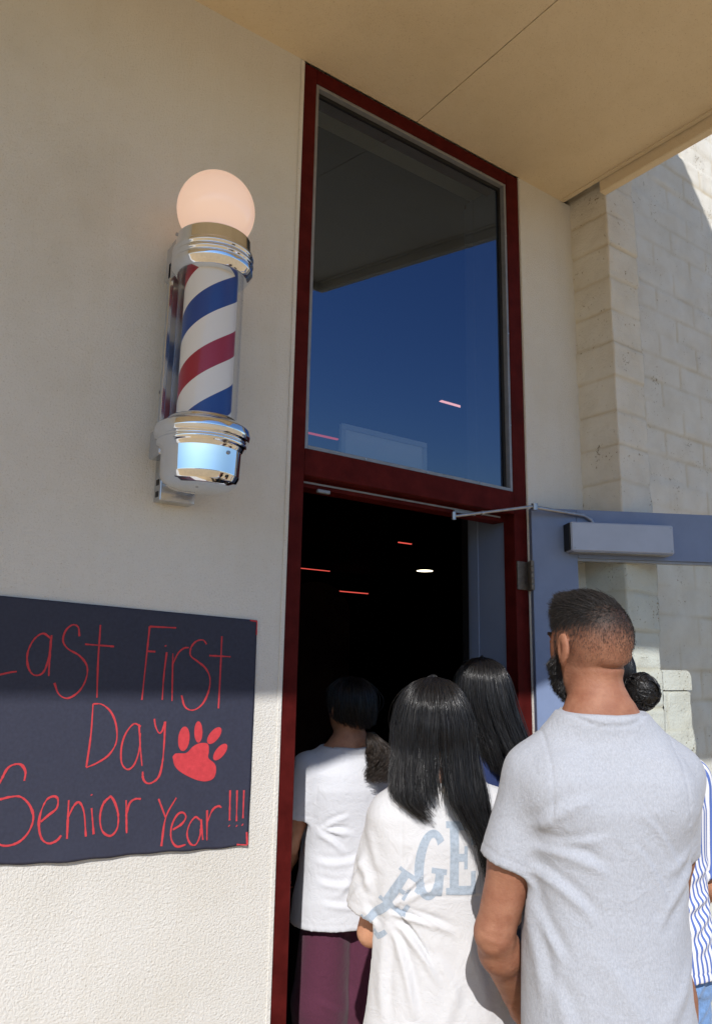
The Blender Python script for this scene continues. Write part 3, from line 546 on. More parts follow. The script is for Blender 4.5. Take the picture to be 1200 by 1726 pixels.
fb = thing('low_building', 'long low building across the plaza facing the doorway', 'building', (-6, -46, 0))
mb = MB(); mb.box(-30, 34, -8, 0, 0, 4.2); mb.build('wall', MAT['stucco'], fb)
mb = MB(); mb.box(-31, 35, -9, 1.2, 4.2, 4.7); mb.build('roof', MAT['maroon'], fb)
for k in range(12):
    mb = MB(); mb.box(-27+k*5, -24.5+k*5, 0.001, 0.05, 1.0, 2.8); mb.build('window', MAT['black'], fb)

# ------------------------------------------------------------------ figures: distance fields turned into one skin
def arr(p): return np.array(p, np.float32)
class Field:
    def __init__(s, lo, hi, h):
        s.lo = arr(lo); s.h = h; s.n = np.ceil((arr(hi)-s.lo)/h).astype(int)+1
        s.ax = [s.lo[i]+np.arange(s.n[i], dtype=np.float32)*h for i in range(3)]; s.F = np.full(s.n, 0.5, np.float32)
    def sub(s, lo, hi):
        a = np.clip(np.floor((arr(lo)-s.lo)/s.h).astype(int), 0, s.n); b = np.clip(np.ceil((arr(hi)-s.lo)/s.h).astype(int)+1, 0, s.n)
        sl = tuple(slice(a[i], b[i]) for i in range(3))
        return sl, s.ax[0][sl[0]][:, None, None], s.ax[1][sl[1]][None, :, None], s.ax[2][sl[2]][None, None, :]
    def put(s, fn, lo, hi, k=0.01, op='u', pad=0.03):
        lo = arr(lo)-pad-k; hi = arr(hi)+pad+k; sl, X, Y, Z = s.sub(lo, hi)
        if 0 in s.F[sl].shape: return s
        d = fn(X, Y, Z); A = s.F[sl]
        if op == 's': d = -d
        if op == 'u':
            h = np.clip(0.5+0.5*(A-d)/k, 0, 1); s.F[sl] = A*(1-h)+d*h-k*h*(1-h)
        else:
            h = np.clip(0.5-0.5*(A-d)/k, 0, 1); s.F[sl] = A*(1-h)+d*h+k*h*(1-h)
        return s
    def cone(s, a, b, ra, rb, k=0.012, op='u', fl=None):
        a = arr(a); b = arr(b); v = b-a; L2 = float(v@v)+1e-9
        def fn(X, Y, Z):
            t = np.clip(((X-a[0])*v[0]+(Y-a[1])*v[1]+(Z-a[2])*v[2])/L2, 0, 1)
            return np.sqrt((X-a[0]-t*v[0])**2+(Y-a[1]-t*v[1])**2+(Z-a[2]-t*v[2])**2)-(ra+(rb-ra)*t)
        r = max(ra, rb); return s.put(fn, np.minimum(a, b)-r, np.maximum(a, b)+r, k, op)
    def ell(s, c, r, k=0.012, op='u', rot=None):
        c = arr(c); r = arr(r); Rm = np.eye(3, dtype=np.float32) if rot is None else np.array(rot, np.float32)
        def fn(X, Y, Z):
            x, y, z = X-c[0], Y-c[1], Z-c[2]
            u = (Rm[0, 0]*x+Rm[1, 0]*y+Rm[2, 0]*z)/r[0]; v = (Rm[0, 1]*x+Rm[1, 1]*y+Rm[2, 1]*z)/r[1]; w = (Rm[0, 2]*x+Rm[1, 2]*y+Rm[2, 2]*z)/r[2]
            q = np.sqrt(u*u+v*v+w*w)+1e-6; g = np.sqrt((u/r[0])**2+(v/r[1])**2+(w/r[2])**2)+1e-6
            return q*(q-1)/g
        R = float(max(r)); return s.put(fn, c-R, c+R, k, op)
    def stack(s, rings, grow=0.0, k=0.02, n=2.4, op='u', zcap=True):
        A = np.array(rings, float)
        def fn(X, Y, Z):
            z = Z.ravel(); f = lambda j: np.interp(z, A[:, 0], A[:, j]).astype(np.float32)[None, None, :]
            cx, cyy, a, b = f(1), f(2), f(3)+grow, f(4)+grow
            q = (np.abs((X-cx)/a)**n+np.abs((Y-cyy)/b)**n+1e-9)**(1/n); d = (q-1)*np.minimum(a, b)*1.05
            if zcap: d = np.maximum(d, np.maximum(A[0, 0]-Z, Z-A[-1, 0]))
            return d
        lo = [min(A[:, 1]-A[:, 3])-grow, min(A[:, 2]-A[:, 4])-grow, A[0, 0]]; hi = [max(A[:, 1]+A[:, 3])+grow, max(A[:, 2]+A[:, 4])+grow, A[-1, 0]]
        return s.put(fn, lo, hi, k, op, pad=0.06)
    def mesh(s):
        """surface nets"""
        F = s.F; S = F < 0; nx, ny, nz = F.shape
        C = S[:-1, :-1, :-1].astype(np.int8).copy(); 
        for i in (0, 1):
            for j in (0, 1):
                for k in (0, 1):
                    if i+j+k: C += S[i:nx-1+i, j:ny-1+j, k:nz-1+k]
        act = (C > 0) & (C < 8); I, J, K = np.nonzero(act); idx = np.full(act.shape, -1, np.int32); idx[I, J, K] = np.arange(len(I))
        acc = np.zeros((len(I), 3)); cnt = np.zeros(len(I))
        for ax in range(3):
            o = [a for a in range(3) if a != ax]
            for u in (0, 1):
                for v in (0, 1):
                    p = [I.copy(), J.copy(), K.copy()]; p[o[0]] = p[o[0]]+u; p[o[1]] = p[o[1]]+v; q = [x.copy() for x in p]; q[ax] = q[ax]+1
                    a = F[tuple(p)]; b = F[tuple(q)]; m = (a < 0) != (b < 0); t = np.where(m, a/np.where(a-b == 0, 1, a-b), 0)
                    pos = np.stack([x.astype(float) for x in p], 1); pos[:, ax] += t; acc[m] += pos[m]; cnt[m] += 1
        V = acc/cnt[:, None]*s.h+s.lo
        Q = []
        for ax in range(3):
            o = [(ax+1) % 3, (ax+2) % 3]; sl = [slice(0, -1)]*3; sh = [slice(0, -1)]*3
            sl = [slice(None)]*3; sh = [slice(None)]*3; sl[ax] = slice(0, -1); sh[ax] = slice(1, None)
            A, B = S[tuple(sl)], S[tuple(sh)]; E = A != B; P = list(np.nonzero(E)); inside = A[tuple(P)]
            ok = (P[o[0]] > 0) & (P[o[1]] > 0) & (P[o[0]] < s.n[o[0]]-1) & (P[o[1]] < s.n[o[1]]-1); P = [p[ok] for p in P]; inside = inside[ok]
            def g(u, v):
                q = [p.copy() for p in P]; q[o[0]] = q[o[0]]-u; q[o[1]] = q[o[1]]-v; return idx[tuple(q)]
            f = np.stack([g(1, 1), g(0, 1), g(0, 0), g(1, 0)], 1); f[~inside] = f[~inside][:, ::-1]; Q.append(f)
        return V, np.concatenate(Q)
def vnorm(V, F):
    a = V[F[:, 2]]-V[F[:, 0]]; b = V[F[:, 3]]-V[F[:, 1]]; n = np.cross(a, b); N = np.zeros_like(V)
    for k in range(4):
        for j in range(3): N[:, j] += np.bincount(F[:, k], n[:, j], len(V))
    return N/(np.linalg.norm(N, axis=1)[:, None]+1e-12)
def lap(V, F, it=1, w=0.5):
    n = len(V); E = np.concatenate([F[:, [0, 1]], F[:, [1, 2]], F[:, [2, 3]], F[:, [3, 0]]])
    c = np.bincount(E[:, 0], minlength=n)+np.bincount(E[:, 1], minlength=n)
    for _ in range(it):
        A = np.zeros_like(V)
        for j in range(3): A[:, j] = np.bincount(E[:, 0], V[E[:, 1], j], n)+np.bincount(E[:, 1], V[E[:, 0], j], n)
        V = V*(1-w)+w*A/np.maximum(c, 1)[:, None]
    return V
def rotz(a):
    c, s = math.cos(a), math.sin(a); return np.array([[c, -s, 0], [s, c, 0], [0, 0, 1.0]])
def unit(v): v = np.array(v, float); return v/np.linalg.norm(v)
def hand(f, wr, d, n, side, s=1.0, curl=(0.35, 0.5, 0.4), spread=0.06, sgn=1):
    """wr wrist, d along the fingers, n out of the palm, side towards the thumb"""
    wr = np.array(wr, float); d = unit(d); side = unit(np.array(side)-np.dot(side, d)*d); n = unit(n-np.dot(n, d)*d-np.dot(n, side)*side)
    f.cone(wr, wr+d*0.045*s, 0.025*s, 0.030*s, 0.01)
    for u in (-0.027, -0.009, 0.009, 0.027): f.cone(wr+d*0.02*s+side*u*0.6*s, wr+d*0.085*s+side*u*s, 0.014*s, 0.0115*s, 0.012)
    for i, u in enumerate((-0.030, -0.010, 0.010, 0.030)):
        L = (0.030, 0.040, 0.044, 0.039)[i]*s; p = wr+d*0.088*s+side*u*s; a = 0.0; dd = unit(d+side*u*spread*20)
        for j, (ll, rr) in enumerate(((1.0, 0.0090), (0.66, 0.0082), (0.52, 0.0074))):
            a += curl[j]*(1+0.12*math.sin(i*2.1)); v = dd*math.cos(a)+n*math.sin(a); q = p+v*L*ll; f.cone(p, q, rr*s, rr*0.92*s, 0.0035); p = q
    p = wr+d*0.025*s+side*0.026*s
    for v, l, r0, r1 in ((unit(side*0.8+d*0.75+n*0.35), 0.042, 0.0135, 0.011), (unit(side*0.3+d+n*0.5), 0.034, 0.0105, 0.0095), (unit(d+n*0.75), 0.026, 0.0095, 0.008)):
        q = p+v*l*s; f.cone(p, q, r0*s, r1*s, 0.006); p = q

RINGS = [(0.84, 0, 0, .165, .112), (0.95, 0, 0, .168, .112), (1.05, 0, 0.004, .150, .100), (1.15, 0, 0.004, .160, .105), (1.26, 0, 0.0, .180, .112), (1.33, 0, -.004, .165, .100), (1.385, 0, -.008, .11, .078), (1.43, 0, -.010, .066, .060)]
def body(P):
    """one continuous skin; P: s scale, arms, head yaw, etc. Local x right, y forward, z up; 1.7 m figure times s"""
    s = P['s']; h = P.get('h', 0.006); f = Field([-0.36*s, -0.20*s, -0.01], [0.36*s, 0.42*s, 1.73*s], h); g = P.get('girth', 1.0)
    S = lambda p: [p[0]*s, p[1]*s, p[2]*s]
    rings = [(z*s, cx*s, c*s, a*s*g*P.get('sw', 1), b*s*g) for z, cx, c, a, b in RINGS]
    f.stack(rings, -0.024*s, 0.02)
    # head
    hy = rotz(P.get('hyaw', 0)); ho = np.array(P.get('hoff', (0, 0, 0)), float)
    piv = np.array([0, 0.0, 1.50]); H = lambda p: (hy@(np.array(p)-piv)+piv+ho)*s
    Rm = hy; w = P.get('hw', 1.0)
    f.cone(S((0, -0.012, 1.39)), H((0, -0.012, 1.52)), 0.060*s*P.get('neck', 1), 0.058*s*P.get('neck', 1), 0.03)
    f.ell(H((0, -0.012, 1.603)), np.array((0.077*w, 0.095, 0.094))*s, 0.02, rot=Rm)
    f.ell(H((0, 0.036, 1.565)), np.array((0.064*w, 0.062, 0.078))*s, 0.03, rot=Rm)
    f.ell(H((0, 0.046, 1.508)), np.array((0.046*w, 0.045, 0.036))*s, 0.028, rot=Rm)
    f.cone(H((0, 0.094, 1.590)), H((0, 0.112, 1.556)), 0.008*s, 0.013*s, 0.014)
    f.cone(H((-0.016, 0.092, 1.532)), H((0.016, 0.092, 1.532)), 0.007*s, 0.007*s, 0.008)
    for e in (-1, 1):
        f.ell(H((e*0.032, 0.100, 1.594)), np.array((0.016, 0.012, 0.011))*s, 0.010, 's', rot=Rm)
        f.ell(H((e*0.032, 0.085, 1.593)), np.array((0.012, 0.012, 0.010))*s, 0.003, rot=Rm)
        f.cone(H((e*0.018, 0.098, 1.610)), H((e*0.048, 0.088, 1.612)), 0.006*s, 0.005*s, 0.012)
        # ear: flared shell with a hollow and a lobe
        ec = np.array((e*0.079*w, -0.010, 1.572)); er = Rm@rotz(e*0.10)
        f.ell(H(ec+[e*0.007, -0.004, 0.004]), np.array((0.0075, 0.022, 0.034))*s, 0.006, rot=er)
        f.ell(H(ec+[e*0.002, 0.002, -0.026]), np.array((0.006, 0.010, 0.012))*s, 0.006, rot=er)
        f.ell(H(ec+[e*0.014, 0.004, 0.003]), np.array((0.006, 0.010, 0.019))*s, 0.004, 's', rot=er)
    # trapezius, shoulders, arms
    for e, A in ((-1, P['armL']), (1, P['armR'])):
        sh, el, wr = A['sh'], A['el'], A['wr']; ag = P.get('ag', 1.0)
        f.cone(S((e*0.03, -0.014, 1.425)), S(sh), 0.042*s, 0.046*s, 0.05)
        f.cone(S(sh), S((np.array(sh)*0.45+np.array(el)*0.55)), 0.052*s*ag, 0.047*s*ag, 0.03)
        f.cone(S((np.array(sh)*0.45+np.array(el)*0.55)), S(el), 0.047*s*ag, 0.038*s*ag, 0.02)
        m = np.array(el)*0.72+np.array(wr)*0.28
        f.cone(S(el), S(m), 0.038*s*ag, 0.041*s*ag, 0.015); f.cone(S(m), S(wr), 0.041*s*ag, 0.026*s*ag, 0.02)
        hd = A.get('hand', dict(d=np.array(wr)-np.array(el), n=(-e, 0.2, 0), side=(0, 1, 0)))
        hand(f, S(wr), hd['d'], hd['n'], hd['side'], s, hd.get('curl', (0.35, 0.5, 0.4)))
    # legs and feet
    for e in (-1, 1):
        f.cone(S((e*0.085, 0, 0.86)), S((e*0.095, 0.005, 0.50)), 0.080*s*g, 0.052*s, 0.03); f.cone(S((e*0.095, 0.005, 0.50)), S((e*0.10, -0.01, 0.36)), 0.052*s, 0.054*s, 0.02)
        f.cone(S((e*0.10, -0.01, 0.36)), S((e*0.10, -0.01, 0.10)), 0.052*s, 0.036*s, 0.02); f.cone(S((e*0.10, -0.02, 0.05)), S((e*0.115, 0.13, 0.035)), 0.034*s, 0.030*s, 0.02)
    if 'more' in P: P['more'](f, S, H)
    V, F = f.mesh(); V = lap(V, F, 1, 0.4)
    if 'disp' in P:
        Nn = vnorm(V, F); V = V+Nn*P['disp'](V, Nn, H)[:, None]
    return V, F, H
def folds(V, N, segs, axis=(0, 2), back=True):
    """cloth folds: a crest with a trough beside it, along a bent line in the plane of the back"""
    d = np.zeros(len(V)); X = V[:, axis[0]]; Z = V[:, axis[1]]; wgt = np.clip(-N[:, 1]*2+0.4, 0, 1) if back is True else (np.clip(N[:, 1]*2+0.4, 0, 1) if back is False else 1.0)
    for (x0, z0, x1, z1, w, A, *bend) in segs:
        bend = bend[0] if bend else 0.0; u = np.array([x1-x0, z1-z0]); L = np.hypot(*u); u = u/L
        t = ((X-x0)*u[0]+(Z-z0)*u[1])/L; sd = -(X-x0)*u[1]+(Z-z0)*u[0]; tc = np.clip(t, 0, 1); sd = sd-bend*4*tc*(1-tc)
        env = np.clip(np.minimum(t*5+0.4, (1-t)*3+0.1), 0, 1); over = (t > -0.1) & (t < 1.05)
        d += over*env*A*(np.exp(-(sd/w)**2)-0.75*np.exp(-((sd-1.7*w)/(1.1*w))**2))
    return d*wgt
def shirt(P, Q, mt, parent, name='shirt'):
    """cloth over body P; Q: rings, hem, sleeves, folds"""
    s = P['s']; h = Q.get('h', 0.005); S = lambda p: np.array(p, float)*s
    f = Field([-0.40*s, -0.26*s, (Q['hem']-0.05)*s], [0.40*s, 0.34*s, 1.50*s], h)
    rings = [(z*s, cx*s, c*s, a*s, b*s) for z, cx, c, a, b in Q['rings']]
    f.stack(rings, 0, 0.02, Q.get('n', 2.3))
    for e, A in ((-1, P['armL']), (1, P['armR'])):
        f.cone(S((e*0.035, -0.014, 1.420)), S(A['sh']), 0.050*s, (0.050+Q.get('so', 0))*s, Q.get('tk', 0.05))
    for p, r in Q.get('bulk', []): f.ell(S(p), S(r), 0.04)
    G = Field([-0.40*s, -0.26*s, (Q['hem']-0.05)*s], [0.40*s, 0.34*s, 1.50*s], h)   # sleeves kept apart so they can be cut
    ends = []
    for A, (fr, r0, r1, *dv) in ((P['armL'], Q['slL']), (P['armR'], Q['slR'])):
        sh = S(A['sh']); el = S(A['el']); en = sh+(el-sh)*fr; 
        if dv: en = en+S(dv[0])
        G.cone(sh, en+unit(en-sh)*0.06, r0*s, r1*s+0.004, 0.01); u = unit(en-sh); ends.append((sh, en, u, r0*s, r1*s))
    X, Y, Z = G.ax[0][:, None, None], G.ax[1][None, :, None], G.ax[2][None, None, :]
    for sh, en, u, r0, r1 in ends:
        side = np.sign(sh[0]); pl = (X-en[0])*u[0]+(Y-en[1])*u[1]+(Z-en[2])*u[2]
        G.F = np.where((X*side > 0), np.maximum(G.F, pl), G.F)
    k = Q.get('ak', 0.022); hh = np.clip(0.5+0.5*(f.F-G.F)/k, 0, 1); f.F = f.F*(1-hh)+G.F*hh-k*hh*(1-hh)
    f.F = np.maximum(f.F, Q['hem']*s-Z)
    full = f.F.copy()
    for sh, en, u, r0, r1 in ends:      # open sleeves
        L = float(np.linalg.norm(en-sh)); t = (X-sh[0])*u[0]+(Y-sh[1])*u[1]+(Z-sh[2])*u[2]
        rad = np.sqrt(np.maximum((X-sh[0])**2+(Y-sh[1])**2+(Z-sh[2])**2-t*t, 0)); rr = r0+(r1-r0)*np.clip(t/L, 0, 1)
        f.F = np.maximum(f.F, -np.maximum(rad-(rr-0.0065), (L-0.055)-t))
    A_ = np.array(rings); zc = Z.ravel(); q = lambda j: np.interp(zc, A_[:, 0], A_[:, j]).astype(np.float32)[None, None, :]
    cav = (np.sqrt(((X-q(1))/(q(3)-0.007))**2+((Y-q(2))/(q(4)-0.007))**2)-1)*q(4)
    f.F = np.maximum(f.F, -np.maximum(cav, Z-(Q['hem']*s+0.06)))
    nk = Q.get('neck', (0.072, 1.435, 0.0))    # neckline
    pl = Z-(nk[1]*s+(Y*nk[2])); f.F = np.maximum(f.F, -np.maximum(np.sqrt(X**2+(Y+0.010*s)**2)-nk[0]*s+0.006, -(Z-1.36*s)))
    f.F = np.maximum(f.F, pl)
    V, F = f.mesh(); V = lap(V, F, 1, 0.5); Nn = vnorm(V, F)
    d = folds(V/s, Nn, Q.get('folds', []))*s + folds(V/s, Nn, Q.get('foldsF', []), (1, 2), None)*s
    zz = V[:, 2]/s; amp = Q.get('wr', 0.0016)
    d += amp*waves(V, 16, 4, 16, Q.get('seed', 1), (1, 1, 0.6)) + amp*0.8*np.abs(waves(V, 10, 5, 11, Q.get('seed', 1)+7, (1.2, 1.2, 0.35)))
    d += 0.0016*np.exp(-((zz-(Q['hem']+0.024))/0.0022)**2)*-1
    for sh, en, u, r0, r1 in ends:
        t = (V-en)@u; near = (np.abs(V[:, 0]) > abs(sh[0])*0.9) & (np.sign(V[:, 0]) == np.sign(sh[0])); d += near*(-0.0016*np.exp(-((t+0.022)/0.0025)**2))
        base = (V-sh); dd = np.abs(np.abs(V[:, 0])-(abs(sh[0])-0.012*s+0.16*(np.clip(1.33*s-V[:, 2], 0, 9))*0.2)); d += -0.0022*np.exp(-(dd/0.003)**2)*(zz > 1.22)*(np.sign(V[:, 0]) == np.sign(sh[0]))*Q.get('seam', 1)
    rq = np.hypot(np.sqrt(V[:, 0]**2+(V[:, 1]+0.010*s)**2)-nk[0]*s, V[:, 2]-(nk[1]*s+V[:, 1]*nk[2])); up_ = zz > 1.33; d += up_*(0.0016*(rq < 0.018)-0.0026*np.exp(-((rq-0.0215)/0.0024)**2))
    V = V+Nn*d[:, None]
    o = npmesh(name, V, F, mt, parent, True)
    if 'girth' in Q:
        ang = np.arctan2(V[:, 1], V[:, 0]); 
        gx = V[:, 0]+0.35*np.sign(V[:, 0])*(V[:, 1]+0.1) if Q['girth'] == 1 else ang*0.15
        gx = np.where(V[:, 1] < 0.02, V[:, 0]*1.0, np.sign(V[:, 0])*0.17+0*V[:, 0]+ (V[:, 1]-0.02)*np.sign(V[:, 0]))
        gx = ang*0.165 + 0.006*np.sin(V[:, 2]*17+V[:, 0]*9)
        a = o.data.attributes.new('girth', 'FLOAT', 'POINT'); a.data.foreach_set('value', (gx+5).astype(np.float32))
    return o
def trousers(P, mt, parent, top=0.92, wide=1.0, name='trousers', ank=0.055):
    s = P['s']; g = P.get('girth', 1.0); f = Field([-0.30*s, -0.22*s, 0.02], [0.30*s, 0.24*s, (top+0.03)*s], 0.007); S = lambda p: [p[0]*s, p[1]*s, p[2]*s]
    f.stack([(0.78*s, 0, -0.004*s, .160*s*g, .112*s*g), (0.90*s, 0, -0.002*s, .160*s*g, .108*s*g), (top*s, 0, 0, .150*s*g, .100*s*g)], 0, 0.03)
    for e in (-1, 1):
        f.cone(S((e*0.080, -0.008, 0.80)), S((e*0.098, 0.0, 0.48)), (0.088+0.006*(wide-1))*s*g, 0.072*s*wide, 0.02); f.cone(S((e*0.098, 0, 0.48)), S((e*0.10, -0.01, 0.07)), 0.072*s*wide, 0.062*s*wide, 0.02)
    f.F = np.maximum(f.F, 0.05-f.ax[2][None, None, :])
    V, F = f.mesh(); Nn = vnorm(V, F)
    segs = [(-0.16, 0.86, -0.02, 0.74, 0.012, 0.006, 0.01), (0.16, 0.87, 0.02, 0.75, 0.012, 0.006), (-0.15, 0.80, -0.03, 0.70, 0.010, 0.005), (0.15, 0.78, 0.04, 0.68, 0.010, 0.005), (-0.14, 0.52, -0.05, 0.47, 0.01, 0.005), (0.14, 0.50, 0.05, 0.46, 0.01, 0.005)]
    d = folds(V/s, Nn, segs)*s - 0.003*np.exp(-(V[:, 0]/0.004)**2)*(V[:, 1] < 0) + 0.002*waves(V, 14, 3, 12, 8, (1, 1, 0.5))
    return npmesh(name, V+Nn*d[:, None], F, mt, parent, True)
def shoes(P, mt, parent):
    s = P['s']
    for e in (-1, 1):
        f = Field([e*0.11*s-0.09, -0.10*s, -0.005], [e*0.11*s+0.09, 0.24*s, 0.13], 0.007)
        f.cone([e*0.10*s, -0.03*s, 0.045], [e*0.112*s, 0.11*s, 0.035], 0.042*s, 0.036*s, 0.02); f.ell([e*0.117*s, 0.14*s, 0.028], [0.046*s, 0.065*s, 0.030], 0.02); f.cone([e*0.10*s, -0.02*s, 0.06], [e*0.10*s, -0.01*s, 0.09], 0.042*s, 0.040*s, 0.015)
        f.F = np.maximum(f.F, 0.003-f.ax[2][None, None, :]); V, F = f.mesh(); npmesh('shoe', V, F, mt, parent, True)
def strands(name, Pth, r0, r1, mt, parent, flat=1.0, seed=0, sides=3, rk=1.0):
    """Pth (N,S,3) strand paths -> thin tapering tubes in one mesh"""
    n, S, _ = Pth.shape; rs = np.random.RandomState(seed); d = np.gradient(Pth, axis=1); d /= np.linalg.norm(d, axis=2)[..., None]+1e-9
    ref = rs.normal(size=(n, 1, 3)); a = np.cross(d, ref); a /= np.linalg.norm(a, axis=2)[..., None]+1e-9; b = np.cross(d, a)
    t = np.linspace(0, 1, S)[None, :, None]; r = (r0+(r1-r0)*t**1.5)*(0.7+0.6*rs.rand(n, 1, 1))*rk
    rings = [Pth+(a*math.cos(2*math.pi*k/sides)+b*math.sin(2*math.pi*k/sides))*r for k in range(sides)]
    V = np.stack(rings, 2).reshape(-1, 3); base = (np.arange(n)[:, None]*S+np.arange(S-1)[None, :])*sides; Fs = []
    for k in range(sides):
        k2 = (k+1) % sides; Fs.append(np.stack([base+k, base+k2, base+sides+k2, base+sides+k], -1).reshape(-1, 4))
    o = npmesh(name, V, np.concatenate(Fs), mt, parent, True)
    at = o.data.attributes.new('strand', 'FLOAT', 'POINT'); at.data.foreach_set('value', np.repeat(rs.rand(n).astype(np.float32)**1.5, S*sides)); return o
def env_pts(env, phi, z, s):
    A = np.array(env); f = lambda j: np.interp(z, A[::-1, 0], A[::-1, j]) if A[0, 0] > A[-1, 0] else np.interp(z, A[:, 0], A[:, j])
    return np.stack([f(1)+s*f(3)*np.cos(phi), f(2)+s*f(4)*np.sin(phi), z], -1)
def long_hair(env, tip, n, seed, mt, parent, phis=(0, 6.283), S=22, r=0.0009, wav=0.004, core=0.90, s0=0.88, name='hair', curl=0.0, cap=0):
    if cap:      # the hair also covers the front of the scalp down to the hairline
        phis = (-math.pi*1.5, math.pi*0.5); tip0 = tip
        def tip(p, r):
            f = np.clip((np.sin(p)-cap)/0.3, 0, 1); return tip0(p % (2*math.pi) + 0*p, r)*(1-f)+(env[0][0]-0.042-0.02*r)*f
    rs = np.random.RandomState(seed); phi = phis[0]+(phis[1]-phis[0])*rs.rand(n, 1); lay = s0+(1.06-s0)*rs.rand(n, 1)**0.7
    z0 = env[0][0]; zt = tip(phi, rs.rand(n, 1)); u = np.linspace(0, 1, S)[None, :]; uu = u**1.35
    z = z0+(zt-z0)*uu; cl = rs.randint(0, 60, n); cph = (phis[0]+(phis[1]-phis[0])*rs.rand(60)); clump = cph[cl][:, None]
    cph = np.sort(cph); cl = np.argmin(np.abs(phi-cph[None, :]+0.06*rs.normal(size=(n, 60))), axis=1); clump = cph[cl][:, None]; ph = phi+(clump-phi)*0.6*np.clip(u-0.25, 0, 1)
    ph = ph + (rs.normal(size=(60,))[cl][:, None])*0.04*np.clip(u-0.3, 0, 1)
    cr_ = rs.normal(size=60)[cl][:, None]; cq = (rs.rand(60)*6.28)[cl][:, None]; P = env_pts(env, ph, z, lay*(1+0.03*np.sin(u*5+rs.rand(n, 1)*6)+0.028*cr_*np.clip(u*3, 0, 1)+0.025*np.sin(u*6+cq)*np.clip(u*2-0.2, 0, 1)))
    f1 = rs.rand(n, 1, 3)*6.28; P += wav*np.sin(u[..., None]*(4+3*rs.rand(n, 1, 1))+f1)*np.clip(u[..., None]-0.15, 0, 1)
    fl = rs.rand(n) < 0.055; P[fl] += (rs.normal(size=(int(fl.sum()), 1, 3))*[0.016, 0.012, 0.004])*np.clip(u[0, :, None]*1.3, 0.1, 1)*np.sin(u[0, :, None]*3.0+0.3)
    if curl: 
        cp = rs.rand(60)[cl][:, None]*6.28; ww = np.clip(u-0.3, 0, 1)*curl; P[..., 0] += ww*np.sin(u*16+cp); P[..., 1] += ww*np.cos(u*16+cp)
    P[..., :2] += 0.012*rs.normal(size=(n, 1, 2))*np.clip(u[..., None]-0.75, 0, 1)*2
    strands(name, P, r, r*0.35, mt, parent, seed=seed)
    # the mass of hair under the outermost strands
    zc = np.linspace(z0-0.002, max(e[0] for e in env[-1:]), 60); pc = np.linspace(phis[0], phis[1], 73)
    tt = tip(pc[:, None], np.full((73, 1), 0.5))[:, 0]; V = []
    for j in range(60):
        u_ = (j/59)**1.3; zz = z0+(tt+0.06*min(1, (z0-tt.min())/0.3)-z0)*u_; V.append(env_pts(env, pc, zz, core*(1 if u_ < 0.8 else 1-(u_-0.8)*0.5)))
    V = np.array(V).reshape(-1, 3); i = (np.arange(59)[:, None]*73+np.arange(72)[None, :]).ravel()
    o = npmesh('hair_mass', V, np.stack([i, i+1, i+74, i+73], 1), MAT['hairdark'], parent, True); return o
MAT['hairdark'] = simple('hair_mass', (0.006, 0.005, 0.005), 0.6)
MAT['hair'] = hair_mat('black_hair', (0.0065, 0.0058, 0.006), 0.24, 0.55)
MAT['skin'] = skin_mat('tan_skin', (0.32, 0.145, 0.086)); MAT['skin2'] = skin_mat('warm_skin', (0.50, 0.25, 0.145))
MAT['shoe'] = simple('black_shoe', (0.02, 0.02, 0.022), 0.5)
MAT['jeans'] = fabric_mat('blue_denim', (0.16, 0.28, 0.50), 0.22, 320, (1, 1, 0.3), weave=0.001)
MAT['darkjeans'] = fabric_mat('dark_denim', (0.03, 0.035, 0.06), 0.2, 320)
MAT['maroon_cloth'] = fabric_mat('maroon_cloth', (0.092, 0.026, 0.050), 0.12, 400, (1, 1, 0.6), weave=0.0005)

def skin_obj(P, V, F, mt, parent, stub=None):
    o = npmesh('body', V, F, mt, parent, True); v = np.zeros(len(V)) if stub is None else stub(V)
    a = o.data.attributes.new('stubble', 'FLOAT', 'POINT'); a.data.foreach_set('value', v.astype(np.float32)); return o

# ------------------------------------------------------------------ man in the grey T-shirt
TH = R_(36)
# the fingers of his right hand close round his left wrist
man = thing('person', 'man with short faded black hair and beard in a plain grey T-shirt, nearest the camera', 'person', (1.466, -0.938, 0), -TH)
PM = dict(s=1.0, h=0.0048, hyaw=R_(25), hoff=(-0.010, 0.012, -0.004), hw=1.04, neck=0.98, sw=1.0, girth=1.05, ag=1.08,
    armL=dict(sh=(-0.146, 0.0, 1.298), el=(-0.236, 0.035, 0.965), wr=(-0.168, 0.185, 0.790), hand=dict(d=(0.45, 0.35, -0.85), n=(0.7, -0.6, 0.15), side=(0.2, 0.9, 0.3), curl=(0.5, 0.6, 0.5))),
    armR=dict(sh=(0.152, 0.0, 1.302), el=(0.170, 0.120, 0.985), wr=(-0.030, 0.262, 0.790), hand=dict(d=(-1.0, 0.12, -0.22), n=(0.1, -1, -0.1), side=(0, 0.2, 1), curl=(0.75, 0.75, 0.6))))
